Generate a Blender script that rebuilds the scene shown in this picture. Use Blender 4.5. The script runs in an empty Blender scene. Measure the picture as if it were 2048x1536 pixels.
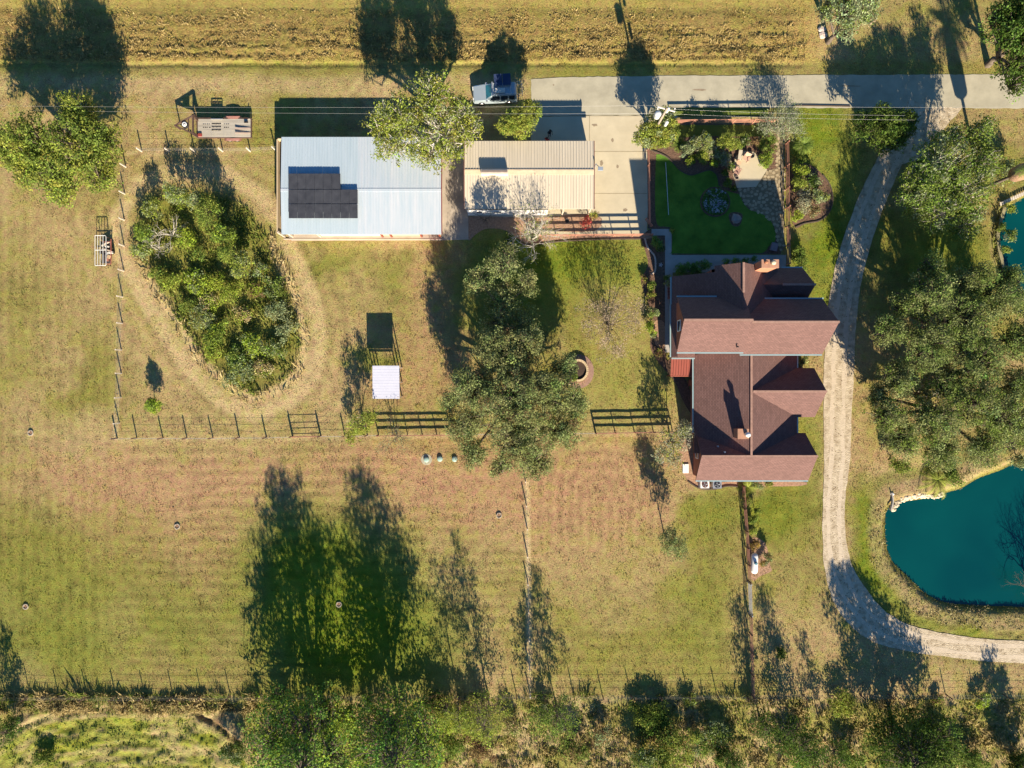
import bpy, math, random
import numpy as np
from mathutils import Vector
from mathutils.geometry import tessellate_polygon

# ------------------------------------------------------------------ camera, light, exposure
SC = bpy.context.scene
ALT = 76.0                      # drone height in metres
S = ALT * 36.0 / 24.0 / 2048.0  # metres of ground per photo pixel
F = ALT / S                     # drone height in pixels
cam_d = bpy.data.cameras.new('camera'); cam_d.lens = 24; cam_d.sensor_width = 36; cam_d.clip_end = 6000
cam = bpy.data.objects.new('camera', cam_d); SC.collection.objects.link(cam)
cam.location = (0, 0, ALT); SC.camera = cam

SUNV = Vector((0.443, -2.11, 1.0)).normalized()      # towards the sun
ELEV = math.asin(SUNV.z)
w = bpy.data.worlds.new('World'); SC.world = w; w.use_nodes = True
nt = w.node_tree; bg = nt.nodes['Background']
sky = nt.nodes.new('ShaderNodeTexSky'); sky.sky_type = 'NISHITA'; sky.sun_disc = False
sky.sun_elevation = ELEV
sky.sun_rotation = math.atan2(SUNV.x, SUNV.y)
sky.ozone_density = 5.0; sky.air_density = 1.0; sky.dust_density = 0.2
hsv = nt.nodes.new('ShaderNodeHueSaturation'); hsv.inputs['Saturation'].default_value = 1.15
nt.links.new(sky.outputs[0], hsv.inputs['Color']); nt.links.new(hsv.outputs[0], bg.inputs[0]); bg.inputs[1].default_value = 0.057
sun_d = bpy.data.lights.new('sun', 'SUN'); sun_d.energy = 5.0; sun_d.angle = math.radians(0.5)
sun_d.color = (1.0, 0.87, 0.68)
sun = bpy.data.objects.new('sun', sun_d); SC.collection.objects.link(sun)
sun.rotation_euler = SUNV.to_track_quat('Z', 'Y').to_euler()
SC.view_settings.view_transform = 'Standard'; SC.view_settings.look = 'None'
SC.view_settings.gamma = 1.0; SC.view_settings.exposure = 1.25
SC.cycles.max_bounces = 5; SC.cycles.diffuse_bounces = 2; SC.cycles.glossy_bounces = 2
SC.cycles.transparent_max_bounces = 4; SC.cycles.transmission_bounces = 3

rng = np.random.default_rng(7); random.seed(7)
COL = SC.collection

# ------------------------------------------------------------------ coordinates
def G(px, py, z=0.0):           # ground point measured from the survey of the photograph
    return Vector(((px - 1024) * S, (768 - py) * S, z))
def T(px, py, h):               # a point seen at (px, py) that stands h metres above the ground
    k = 1 - h / ALT
    return Vector(((px - 1024) * S * k, (768 - py) * S * k, h))
def O(dx, dy, hp=0.0):          # offset from the centre and height, all in survey pixels
    return Vector((dx * S, -dy * S, hp * S))

# ------------------------------------------------------------------ objects
def tag(o, label=None, cat=None, group=None, kind=None):
    if label: o['label'] = label
    if cat: o['category'] = cat
    if group: o['group'] = group
    if kind: o['kind'] = kind
    return o
def root(name, loc, label, cat, group=None, rz=0.0):
    o = bpy.data.objects.new(name, None); COL.objects.link(o); o.location = loc
    o.rotation_euler = (0, 0, rz); o.empty_display_size = 0.3
    return tag(o, label, cat, group)
def link_mesh(name, me, mat, parent=None):
    o = bpy.data.objects.new(name, me); COL.objects.link(o)
    if mat is not None: me.materials.append(mat)
    if parent is not None: o.parent = parent
    return o
def np_mesh(name, V, Q, col=None, smooth=False, fattr=None):
    me = bpy.data.meshes.new(name)
    V = np.asarray(V, np.float32); Q = np.asarray(Q, np.int32); n = Q.shape[1]
    me.vertices.add(len(V)); me.vertices.foreach_set('co', V.ravel())
    me.loops.add(Q.size); me.loops.foreach_set('vertex_index', Q.ravel())
    me.polygons.add(len(Q)); me.polygons.foreach_set('loop_start', np.arange(0, Q.size, n, dtype=np.int32))
    me.polygons.foreach_set('loop_total', np.full(len(Q), n, np.int32))
    if col is not None:
        a = me.attributes.new('tint', 'FLOAT_COLOR', 'POINT')
        c = np.ones((len(V), 4), np.float32); c[:, :3] = col; a.data.foreach_set('color', c.ravel())
    if fattr:
        for k, v in fattr.items():
            a = me.attributes.new(k, 'FLOAT', 'POINT'); a.data.foreach_set('value', np.asarray(v, np.float32).ravel())
    me.update(calc_edges=True)
    if smooth: me.polygons.foreach_set('use_smooth', np.ones(len(Q), bool))
    return me

class MB:
    def __init__(s): s.v = []; s.f = []
    def poly(s, pts):
        b = len(s.v); s.v += [Vector(p) for p in pts]; s.f.append(tuple(range(b, b + len(pts)))); return s
    def box(s, a, b, rz=0.0, c=None):
        a = Vector(a); b = Vector(b); cs = [(a.x, a.y), (b.x, a.y), (b.x, b.y), (a.x, b.y)]
        if rz:
            cx, cy = ((a.x + b.x) / 2, (a.y + b.y) / 2) if c is None else c
            cs = [(cx + (x - cx) * math.cos(rz) - (y - cy) * math.sin(rz), cy + (x - cx) * math.sin(rz) + (y - cy) * math.cos(rz)) for x, y in cs]
        n = len(s.v); z0, z1 = min(a.z, b.z), max(a.z, b.z)
        s.v += [Vector((x, y, z0)) for x, y in cs] + [Vector((x, y, z1)) for x, y in cs]
        for f in ((3, 2, 1, 0), (4, 5, 6, 7), (0, 1, 5, 4), (1, 2, 6, 5), (2, 3, 7, 6), (3, 0, 4, 7)): s.f.append(tuple(n + i for i in f))
        return s
    def beam(s, p, q, w, h=None):            # a square bar between two points
        p = Vector(p); q = Vector(q); h = h or w; d = (q - p).normalized()
        up = Vector((0, 0, 1)) if abs(d.z) < .95 else Vector((0, 1, 0))
        x = d.cross(up).normalized() * w / 2; y = x.cross(d).normalized() * h / 2
        n = len(s.v)
        s.v += [p - x - y, p + x - y, p + x + y, p - x + y, q - x - y, q + x - y, q + x + y, q - x + y]
        for f in ((0, 1, 2, 3), (7, 6, 5, 4), (0, 4, 5, 1), (1, 5, 6, 2), (2, 6, 7, 3), (3, 7, 4, 0)): s.f.append(tuple(n + i for i in f))
        return s
    def tube(s, pts, r, n=8, cap=True):
        pts = [Vector(p) for p in pts]; m = len(pts); rs = r if isinstance(r, (list, tuple)) else [r] * m
        b = len(s.v)
        for i, p in enumerate(pts):
            d = (pts[min(i + 1, m - 1)] - pts[max(i - 1, 0)]).normalized()
            up = Vector((0, 0, 1)) if abs(d.z) < .9 else Vector((1, 0, 0))
            x = d.cross(up).normalized(); y = x.cross(d).normalized()
            for k in range(n):
                a = 2 * math.pi * k / n; s.v.append(p + (x * math.cos(a) + y * math.sin(a)) * rs[i])
        for i in range(m - 1):
            for k in range(n):
                k2 = (k + 1) % n; s.f.append((b + i * n + k, b + i * n + k2, b + (i + 1) * n + k2, b + (i + 1) * n + k))
        if cap:
            s.f.append(tuple(b + k for k in range(n))[::-1]); s.f.append(tuple(b + (m - 1) * n + k for k in range(n)))
        return s
    def lathe(s, c, prof, n=20, sx=1.0, sy=1.0):    # prof: (radius, z)
        c = Vector(c); b = len(s.v)
        for r, z in prof:
            for k in range(n):
                a = 2 * math.pi * k / n; s.v.append(c + Vector((math.cos(a) * r * sx, math.sin(a) * r * sy, z)))
        for i in range(len(prof) - 1):
            for k in range(n):
                k2 = (k + 1) % n; s.f.append((b + i * n + k, b + i * n + k2, b + (i + 1) * n + k2, b + (i + 1) * n + k))
        s.f.append(tuple(b + k for k in range(n))[::-1]); s.f.append(tuple(b + (len(prof) - 1) * n + k for k in range(n)))
        return s
    def slab(s, pts, t):                      # a planar polygon with thickness t below it
        pts = [Vector(p) for p in pts]; n = len(pts); b = len(s.v)
        s.v += pts + [p - Vector((0, 0, t)) for p in pts]
        s.f.append(tuple(b + i for i in range(n))); s.f.append(tuple(b + n + i for i in range(n))[::-1])
        for i in range(n): j = (i + 1) % n; s.f.append((b + i, b + n + i, b + n + j, b + j))
        return s
    def sheet(s, pts, z=0.0, t=0.0):          # a flat outline, any shape, optional thickness down
        pts = [Vector((p[0], p[1], z)) for p in pts]; b = len(s.v); n = len(pts)
        s.v += pts
        for tri in tessellate_polygon([pts]):
            a, c, d = [pts[i] for i in tri]
            if (c - a).cross(d - a).z < 0: tri = tri[::-1]
            s.f.append(tuple(b + i for i in tri))
        if t:
            s.v += [p - Vector((0, 0, t)) for p in pts]
            for i in range(n): j = (i + 1) % n; s.f.append((b + i, b + n + i, b + n + j, b + j))
        return s
    def ball(s, c, r, sz=1.0, n=10, m=7):
        pr = [(max(r * math.sin(math.pi * i / m), .002), -r * sz * math.cos(math.pi * i / m)) for i in range(m + 1)]
        return s.lathe(c, pr, n)
    def build(s, name, mat, parent=None, smooth=False, world=True):
        off = parent.matrix_basis.inverted() if (parent is not None and world) else None
        vs = [off @ v for v in s.v] if off is not None else s.v
        me = bpy.data.meshes.new(name); me.from_pydata([tuple(v) for v in vs], [], s.f); me.update()
        if smooth: me.polygons.foreach_set('use_smooth', np.ones(len(me.polygons), bool))
        return link_mesh(name, me, mat, parent)
def mroot(name, loc, label, cat, group=None, rz=0.0):
    o = root(name, loc, label, cat, group, rz); 
    from mathutils import Matrix
    o.matrix_basis = Matrix.Translation(Vector(loc)) @ Matrix.Rotation(rz, 4, 'Z'); return o

# ------------------------------------------------------------------ materials
def newmat(name):
    m = bpy.data.materials.new(name); m.use_nodes = True; return m, m.node_tree, m.node_tree.nodes['Principled BSDF']
def node(t, typ, **kw):
    n = t.nodes.new(typ)
    for k, v in kw.items():
        if k.startswith('i_'):
            key = k[2:]; key = int(key) if key.isdigit() else key.replace('_', ' ')
            n.inputs[key].default_value = v
        else: setattr(n, k, v)
    return n
def mat(name, c, rough=.8, metal=0.0, var=.12, scale=2.0, bump=0.0, bscale=20.0, spec=.3, c2=None, detail=5.0, stretch=None):
    m, t, b = newmat(name); b.inputs['Roughness'].default_value = rough; b.inputs['Metallic'].default_value = metal
    b.inputs['Specular IOR Level'].default_value = spec
    tc = node(t, 'ShaderNodeTexCoord'); vec = tc.outputs['Object']
    if stretch:
        mp = node(t, 'ShaderNodeMapping'); mp.inputs['Scale'].default_value = stretch; t.links.new(vec, mp.inputs[0]); vec = mp.outputs[0]
    nz = node(t, 'ShaderNodeTexNoise', i_Scale=scale, i_Detail=detail, i_Roughness=.65); t.links.new(vec, nz.inputs['Vector'])
    rp = node(t, 'ShaderNodeValToRGB'); rp.color_ramp.elements[0].position = .3; rp.color_ramp.elements[1].position = .7
    lo = [x * (1 - var) for x in c]; hi = [min(x * (1 + var), 1) for x in (c2 or c)]
    rp.color_ramp.elements[0].color = (*lo, 1); rp.color_ramp.elements[1].color = (*hi, 1)
    t.links.new(nz.outputs[0], rp.inputs[0]); t.links.new(rp.outputs[0], b.inputs['Base Color'])
    if bump:
        n2 = node(t, 'ShaderNodeTexNoise', i_Scale=bscale, i_Detail=4.0); t.links.new(vec, n2.inputs['Vector'])
        bp = node(t, 'ShaderNodeBump', i_Strength=1.0, i_Distance=bump); t.links.new(n2.outputs[0], bp.inputs['Height']); t.links.new(bp.outputs[0], b.inputs['Normal'])
    return m
def leafmat(name, trans=.4):
    m, t, b = newmat(name); out = t.nodes['Material Output']
    at = node(t, 'ShaderNodeAttribute', attribute_name='tint')
    b.inputs['Roughness'].default_value = .65; b.inputs['Specular IOR Level'].default_value = .08
    t.links.new(at.outputs['Color'], b.inputs['Base Color'])
    tr = node(t, 'ShaderNodeBsdfTranslucent'); t.links.new(at.outputs['Color'], tr.inputs[0])
    mx = node(t, 'ShaderNodeMixShader', i_0=trans); t.links.new(b.outputs[0], mx.inputs[1]); t.links.new(tr.outputs[0], mx.inputs[2])
    t.links.new(mx.outputs[0], out.inputs[0]); return m

# ------------------------------------------------------------------ value noise on arrays
def vnoise(x, y, seed=0):
    r = np.random.default_rng(seed).random((256, 256))
    xi = np.floor(x).astype(int); yi = np.floor(y).astype(int); fx = x - xi; fy = y - yi
    fx = fx * fx * (3 - 2 * fx); fy = fy * fy * (3 - 2 * fy)
    a = r[xi % 256, yi % 256]; b = r[(xi + 1) % 256, yi % 256]; c = r[xi % 256, (yi + 1) % 256]; d = r[(xi + 1) % 256, (yi + 1) % 256]
    return (a * (1 - fx) + b * fx) * (1 - fy) + (c * (1 - fx) + d * fx) * fy
def fbm(x, y, seed=0, o=4):
    t = 0; a = 1; s = 0
    for i in range(o): t = t + a * vnoise(x * 2 ** i, y * 2 ** i, seed + i * 11); s += a; a *= .55
    return t / s
def seg_dist(X, Y, pts, closed=False):
    D = np.full(X.shape, 1e9); n = len(pts)
    for i in range(n if closed else n - 1):
        x0, y0 = pts[i][:2]; x1, y1 = pts[(i + 1) % n][:2]; dx, dy = x1 - x0, y1 - y0
        t = np.clip(((X - x0) * dx + (Y - y0) * dy) / (dx * dx + dy * dy + 1e-9), 0, 1)
        D = np.minimum(D, np.hypot(X - x0 - t * dx, Y - y0 - t * dy))
    return D
def inside(X, Y, pts):
    I = np.zeros(X.shape, bool); n = len(pts)
    for i in range(n):
        x0, y0 = pts[i][:2]; x1, y1 = pts[(i + 1) % n][:2]
        c = ((y0 > Y) != (y1 > Y)) & (X < (x1 - x0) * (Y - y0) / (y1 - y0 + 1e-12) + x0); I ^= c
    return I
def sdf(X, Y, pts): return np.where(inside(X, Y, pts), -1, 1) * seg_dist(X, Y, pts, True)
def smooth_pts(pts, n=6, closed=False):          # Catmull-Rom through the points
    P = [np.array(p, float) for p in pts]; m = len(P); out = []
    for i in range(m if closed else m - 1):
        if closed: a, b, c, d = P[i - 1], P[i], P[(i + 1) % m], P[(i + 2) % m]
        else: a, b, c, d = P[max(i - 1, 0)], P[i], P[i + 1], P[min(i + 2, m - 1)]
        for k in range(n):
            t = k / n; out.append(tuple(.5 * ((2 * b) + (c - a) * t + (2 * a - 5 * b + 4 * c - d) * t * t + (3 * b - a - 3 * c + d) * t ** 3)))
    if not closed: out.append(tuple(P[-1]))
    return out
def gp(pts, z=0.0): return [G(p[0], p[1], z) for p in pts]
# ================================================================== GROUND
POND = smooth_pts([(1779, 1022), (1805, 1008), (1850, 1001), (1895, 989), (1930, 978), (1965, 958), (2005, 944), (2048, 925), (2130, 905), (2200, 960), (2230, 1060),
        (2200, 1180), (2130, 1215), (2048, 1214), (1965, 1211), (1900, 1206), (1858, 1188), (1822, 1155), (1788, 1120), (1776, 1075)], 4, True)
POND2 = smooth_pts([(1999, 462), (2008, 425), (2040, 402), (2100, 380), (2200, 400), (2230, 500), (2190, 610), (2100, 640), (2048, 625), (2026, 590), (2008, 540), (1998, 500)], 4, True)
THICKET = [(262, 440), (300, 390), (360, 370), (440, 375), (500, 410), (530, 450), (560, 520), (595, 600), (612, 680), (600, 740), (560, 780), (510, 800), (455, 775), (400, 720), (350, 640), (300, 560), (268, 500)]
FIELDARC = smooth_pts([(-20, 1500), (30, 1462), (90, 1436), (160, 1424), (260, 1418), (350, 1420), (400, 1430), (440, 1455), (480, 1485), (520, 1536)], 5)
fx = np.arange(-62, 62.01, .2); fy = np.arange(-47.6, 47.61, .2)
gx = np.concatenate([[-3000, -1200, -500, -250, -140, -90, -72], fx, [72, 90, 140, 250, 500, 1200, 3000]])
gy = np.concatenate([[-3000, -1200, -500, -250, -140, -90, -60], fy, [60, 90, 140, 250, 500, 1200, 3000]])
GX, GY = np.meshgrid(gx, gy); PX = GX / S + 1024; PY = 768 - GY / S
N1 = fbm(GX * .09 + 40, GY * .09 + 40, 1); N2 = fbm(GX * .35 + 90, GY * .35 + 50, 5); N3 = fbm(GX * 1.3 + 300, GY * 1.3 + 200, 9, 3)
wx = PX + (N2 - .5) * 70 + (N3 - .5) * 26; wy = PY + (fbm(GX * .35 + 7, GY * .35 + 3, 22) - .5) * 70 + (fbm(GX * 1.3 + 7, GY * 1.3 + 3, 25, 3) - .5) * 26
TAN = np.array((.40, .305, .155)); OLV = np.array((.205, .195, .05)); RED = np.array((.41, .265, .155)); GRN = np.array((.135, .19, .018)); STR = np.array((.47, .355, .14)); DRY = np.array((.50, .39, .22)); SOIL = np.array((.20, .125, .065))
C = np.empty(GX.shape + (3,)); C[:] = TAN
def ss(x, a, b): t = np.clip((x - a) / (b - a), 0, 1); return t * t * (3 - 2 * t)
def mixin(m, col):
    global C
    m = np.clip(m, 0, 1)[..., None]; C = C * (1 - m) + col * m
def blob(cx, cy, rx, ry, col, a=.8, soft=.55):
    d = np.hypot((wx - cx) / rx, (wy - cy) / ry); mixin(a * (1 - ss(d, 1 - soft, 1 + soft)), col)
def stroke(pts, wd, col, a=.8, soft=.6, raw=False):
    d = seg_dist(PX if raw else wx * .3 + PX * .7, PY if raw else wy * .3 + PY * .7, pts) / wd; mixin(a * (1 - ss(d, 1 - soft, 1 + soft)), col)
mixin(ss(N1, .42, .62) * .55, OLV); mixin(ss(N2, .5, .68) * .35, OLV * .9); mixin(ss(N2, .3, .42) * -.25 + .25, DRY)
blob(90, 600, 200, 260, TAN, .5); blob(40, 560, 60, 90, OLV, .6); blob(190, 760, 50, 90, OLV, .6); blob(30, 730, 60, 60, OLV, .5); blob(160, 830, 60, 60, OLV, .5); blob(150, 930, 160, 90, TAN, .4); blob(150, 1120, 330, 130, OLV, .5); blob(60, 480, 110, 90, TAN, .5); blob(200, 960, 120, 90, RED, .5); blob(300, 1080, 150, 70, RED, .35); blob(170, 880, 70, 60, DRY, .4); blob(420, 1150, 60, 120, RED, .3)
blob(330, 1270, 520, 120, np.array((.255, .215, .085)), .55); blob(370, 1250, 80, 60, GRN, .35); blob(120, 1290, 120, 60, GRN, .25); blob(240, 1240, 50, 60, TAN, .35); blob(100, 1230, 200, 150, GRN, .35); blob(240, 960, 240, 60, RED, .35); blob(420, 1000, 200, 60, RED, .3)
blob(650, 960, 430, 70, RED, .8); blob(880, 980, 260, 90, RED, .75); blob(1180, 1000, 160, 130, RED, .8); blob(620, 1020, 160, 60, TAN, .3)
blob(1290, 1250, 230, 150, OLV * 1.1, .45); blob(1400, 1220, 50, 120, GRN, .3); blob(1230, 1130, 160, 60, TAN, .5); blob(1430, 1060, 60, 120, OLV, .55); blob(900, 1200, 140, 120, TAN, .5)
blob(650, 1190, 170, 190, GRN, .85); blob(780, 1280, 150, 120, GRN, .7); blob(1440, 1010, 70, 60, GRN, .4)
blob(700, 560, 130, 80, OLV, .55); blob(660, 530, 60, 25, GRN, .6); blob(790, 580, 80, 70, GRN, .35); blob(820, 720, 120, 110, RED, .55); blob(870, 560, 50, 70, RED, .7)
blob(690, 640, 80, 120, TAN, .6); blob(1010, 560, 110, 110, GRN, .75); blob(1200, 550, 130, 110, GRN, .7); blob(1200, 560, 110, 80, np.array((.26, .27, .07)), .5); blob(1230, 760, 130, 110, np.array((.27, .265, .075)), .6); blob(1160, 640, 80, 80, OLV, .6)
blob(1240, 640, 80, 60, TAN, .45); blob(1100, 520, 90, 60, GRN, .5); blob(760, 715, 50, 22, GRN, .6); blob(790, 640, 40, 60, OLV, .3)
blob(400, 860, 220, 60, TAN, .6); blob(330, 700, 70, 160, TAN, .7); blob(360, 620, 60, 60, OLV, .25); blob(420, 330, 190, 40, TAN, .6); blob(520, 290, 50, 30, OLV, .4)
blob(1620, 240, 60, 60, GRN, .7); blob(1650, 330, 90, 140, GRN, .75); blob(1660, 560, 70, 130, GRN, .75); blob(1800, 480, 110, 90, OLV, .8); blob(1770, 560, 60, 120, OLV, .7); blob(1900, 520, 90, 80, GRN, .6)
blob(1985, 250, 90, 70, TAN, .6); blob(1990, 320, 80, 40, OLV, .6); blob(1790, 90, 300, 90, TAN, .5); blob(1650, 500, 50, 40, GRN, .5)
blob(1575, 1000, 70, 70, GRN, .7); blob(1590, 1100, 80, 140, OLV, .6); blob(1590, 1280, 110, 70, TAN, .5); blob(1545, 1040, 50, 50, GRN, .4); blob(1620, 880, 40, 60, GRN, .6)
blob(1760, 960, 60, 80, RED, .35); blob(1850, 945, 110, 50, DRY, .6); blob(1740, 1080, 40, 120, OLV, .7); blob(1740, 1060, 16, 110, GRN, .6); blob(1760, 1190, 50, 60, GRN, .6)
blob(1900, 1240, 180, 24, GRN, .5); blob(1900, 1350, 220, 26, TAN, .7); blob(1720, 700, 40, 160, TAN, .5)
# top strip, verge, lower rough ground
mixin(.9 * (1 - ss(PY + (N2 - .5) * 14, 118, 130)) * (1 - ss(PX, 1600, 1680)), STR)
mixin(.55 * (1 - ss(np.abs(PY - 138 + (N2 - .5) * 16), 8, 26)), OLV); mixin(.3 * (1 - ss(np.abs(PY - 12), 8, 30)), OLV)
mixin(.45 * (1 - ss(np.abs(PY - 168 + (N2 - .5) * 30), 8, 30)) * (1 - ss(PX, 1040, 1070)), DRY)
bot = ss(PY + (N2 - .5) * 20, 1388, 1402); mixin(bot * .8, DRY * .95); mixin(bot * ss(N2, .45, .6) * .7, OLV * 1.2); mixin(bot * (1 - ss(N3, .25, .38)) * .3, OLV * .7)
dA0 = seg_dist(PX, PY, FIELDARC); arc_in = inside(PX, PY, FIELDARC + [(-20, 1700), (-200, 1700), (-200, 1500)]) if False else inside(PX, PY, FIELDARC + [(540, 1720), (-60, 1720)])
mixin(np.where(arc_in, .75, 0), np.array((.24, .28, .04))); C *= (1 + .2 * np.sin(dA0 / 3.4 + N2 * 2) * arc_in)[..., None]; mixin(np.where(arc_in, 1, 0) * ss(fbm(dA0 * .10, PX * .02, 31), .54, .66) * .5, DRY * .95); mixin(np.where(arc_in, 1, 0) * ss(fbm(PX * .02, PY * .05, 37), .5, .6) * .5 * (PX > 300), DRY)
stroke(FIELDARC, 11, DRY, .8); stroke([(385, 1424), (430, 1447), (462, 1475), (482, 1490)], 4, SOIL * .8, .7)
# worn lines under the fences, the mown trail round the thicket, mower stripes
for p in ([(232, 880), (240, 700), (250, 480), (254, 330)], [(232, 880), (470, 878), (700, 876)], [(700, 874), (1190, 868), (1345, 868)], [(256, 306), (400, 303), (560, 300)]):
    stroke(p, 5, DRY, .55, raw=True)
stroke([(1054, 960), (1057, 1180), (1060, 1388)], 5, DRY * 1.15, 1.0, raw=True); stroke([(250, 480), (246, 600), (240, 800)], 4, DRY, .4, raw=True)
stroke([(1340, 868), (1300, 872), (1330, 880), (1360, 900)], 7, DRY * .8, .6)
stroke([(285, 305), (262, 320), (252, 345), (248, 500), (242, 860)], 3.5, SOIL * 1.2, .35, raw=True)
dT = seg_dist(PX, PY, THICKET, True); outT = ~inside(PX, PY, THICKET)
swirl = np.where(outT, np.sin(dT / 5.2 + N2 * 3), 0) * (1 - ss(dT, 60, 150)); C *= (1 + .11 * swirl)[..., None]
mixin(np.where(outT, .75 * (1 - ss(np.abs(dT - 28), 8, 26)), 0), DRY * 1.08)
rect = (np.abs((PX - 1195) / 1.0) ** 3 + np.abs((PY - 1000) / 1.3) ** 3) ** (1 / 3)
C *= (1 + .10 * np.sin(np.where(PY < 990, np.maximum(rect, 30), PX) / 3.2 + N2 * .5) * (rect < 130) * (1 - ss(PY, 1060, 1130)) * ((PX > 1062) & (PX < 1480) & (PY > 880) & (PY < 1250)))[..., None]
C *= (1 + .13 * ss(N1, .44, .6) * np.sin(PY / 3.6 + N2 * 2 + N1 * 8) * ((PX > 250) & (PX < 1050) & (PY > 880) & (PY < 1380)))[..., None]
C *= (1 + .09 * ss(N1, .42, .6) * np.sin(PX / 3.8 + N2 * 2 + N1 * 6) * ((PX < 230) & (PY > 420) & (PY < 1380)))[..., None]
C *= (1 + .09 * np.sin(PY / 4 + N2 * 2) * ((PX > 1062) & (PX < 1480) & (PY > 1250) & (PY < 1380)))[..., None]
# soil and leaf litter inside the thicket, along the pond rim
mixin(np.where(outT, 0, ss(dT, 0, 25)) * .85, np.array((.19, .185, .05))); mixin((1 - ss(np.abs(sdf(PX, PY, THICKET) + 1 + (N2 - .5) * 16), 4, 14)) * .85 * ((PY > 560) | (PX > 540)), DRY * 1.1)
dP = sdf(PX, PY, POND); dP2 = sdf(PX, PY, POND2)
mixin((1 - ss(np.abs(dP - 26 + (N2 - .5) * 20), 8, 24)) * .55, DRY * .75); mixin((1 - ss(dP, 2, 12)) * .8, OLV * .7); mixin((1 - ss(np.abs(dP - 58), 6, 18)) * .4, GRN)
mixin((1 - ss(dP2, 2, 10)) * .7, OLV * .8); mixin((1 - ss(np.abs(dP2 - 14), 2, 6)) * .4, DRY * .8)
# colour grain (tufts and bare spots)
mixin(ss(N3 * .6 + N2 * .4, .52, .66) * .4 * (PX > -50), OLV * .8 + GRN * .2); C *= (1 + (N3 - .5) * .6 + (N2 - .5) * .3)[..., None]; LUM = C.mean(-1, keepdims=True); C = np.clip((LUM + (C - LUM) * 1.12) * .96, .012, .8)
# relief
Z = (N2 - .5) * .05 + (N3 - .5) * .035
RUT = (1 - ss(PY + (N2 - .5) * 16, 116, 128)) * (1 - ss(PX, 1560, 1650)) * ss(PY, 14, 34)
RUT2 = (1 - ss(np.abs(dP - 62 + (N2 - .5) * 10), 16, 34)) * ss(PY, 1190, 1215) * (PX > 1740)
Z += np.maximum(RUT * (.3 + .7 * ss(PY, 40, 100)), RUT2 * .7) * ((fbm(GX * .12, GY * 2.2, 41) - .5) * .30 + (.5 - np.abs(fbm(GX * 1.1, GY * 1.7, 47, 3) - .5) * 4) * .16 + (vnoise(GX * 2.3, GY * 2.6, 49) - .5) * .13)
Z -= .14 * (1 - ss(np.abs(PY - 129 + (N2 - .5) * 8), 0, 7)) * (1 - ss(PX, 1560, 1650))
Z += bot * ((N2 - .5) * .5 + (N3 - .5) * .4)
Z += np.where(arc_in, (fbm(dA0 * .16, PX * .02, 51, 3) - .5) * .14 + (fbm(GX * 2.2, GY * 2.2, 53, 3) - .5) * .07, 0)
dA = seg_dist(PX, PY, FIELDARC); Z += .14 * (1 - ss(np.abs(dA - 10), 0, 12)) * (PY > 1400)
dc = seg_dist(PX, PY, [(385, 1424), (430, 1447), (462, 1475), (482, 1490)]); Z -= .22 * (1 - ss(dc, 0, 6))
Z += np.where((dP > 0) & (dP < 60), .12 * np.sin(np.clip(dP, 0, 60) / 60 * math.pi) + ss(60 - dP, 20, 60) * (N3 - .5) * .3, 0)
flat = 1 - ss(dP, 0, 18); Z = Z * (1 - flat) + (-.42) * flat; Z = np.where(dP < 0, -.45 - np.clip(-dP * .03, 0, 1.2), Z)
flat = 1 - ss(dP2, 0, 10); Z = Z * (1 - flat) + (-.42) * flat; Z = np.where(dP2 < 0, -.45 - np.clip(-dP2 * .03, 0, 1.2), Z)
# keep the ground low and even under roads, drives, buildings and yards
GRAVEL_C = [((1835, 205), 40), ((1812, 262), 44), ((1776, 330), 50), ((1742, 405), 54), ((1712, 490), 56), ((1692, 570), 58), ((1682, 650), 60), ((1678, 740), 60), ((1675, 830), 57), ((1674, 920), 52),
            ((1668, 1000), 44), ((1668, 1070), 46), ((1678, 1140), 56), ((1705, 1200), 70), ((1750, 1248), 66), ((1815, 1276), 52), ((1890, 1290), 46), ((1970, 1300), 44), ((2060, 1304), 44), ((2160, 1300), 44)]
gc = smooth_pts([(c[0], c[1], wd) for c, wd in GRAVEL_C], 8)
left, right = [], []
for i, (x, y, wd) in enumerate(gc):
    x0, y0, _ = gc[max(i - 1, 0)]; x1, y1, _ = gc[min(i + 1, len(gc) - 1)]; l = math.hypot(x1 - x0, y1 - y0); nx, ny = -(y1 - y0) / l, (x1 - x0) / l
    j1 = random.uniform(-.8, .8); j2 = random.uniform(-.8, .8); left.append((x + nx * (wd / 2 + j1), y + ny * (wd / 2 + j1))); right.append((x - nx * (wd / 2 + j2), y - ny * (wd / 2 + j2)))
GRAVEL = left + right[::-1]
YARDS = [[(1040, 140), (2300, 140), (2300, 230), (1580, 225), (1580, 560), (1700, 720), (1660, 980), (1270, 990), (1270, 500), (870, 500), (550, 500), (550, 260), (1040, 260)], GRAVEL]
for yd in YARDS:
    k = 1 - ss(sdf(PX, PY, yd), -2, 14); Z = Z * (1 - k) - .03 * k
far = (np.abs(GX) > 60) | (np.abs(GY) > 46); Z = np.where(far & (dP > 0) & (dP2 > 0), Z * .3, Z)
ny_, nx_ = GX.shape
idx = np.arange(nx_ * ny_).reshape(ny_, nx_)
Q = np.stack([idx[:-1, :-1], idx[:-1, 1:], idx[1:, 1:], idx[1:, :-1]], -1).reshape(-1, 4)
V = np.stack([GX, GY, Z], -1).reshape(-1, 3)
me = np_mesh('ground', V, Q, C.reshape(-1, 3), True, {'rough': (1 + RUT * 3.2 + bot * .8 + RUT2).ravel()})
m, t, b = newmat('ground'); b.inputs['Roughness'].default_value = .95; b.inputs['Specular IOR Level'].default_value = .1
at = node(t, 'ShaderNodeAttribute', attribute_name='tint'); rr = node(t, 'ShaderNodeAttribute', attribute_name='rough'); tc = node(t, 'ShaderNodeTexCoord')
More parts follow.
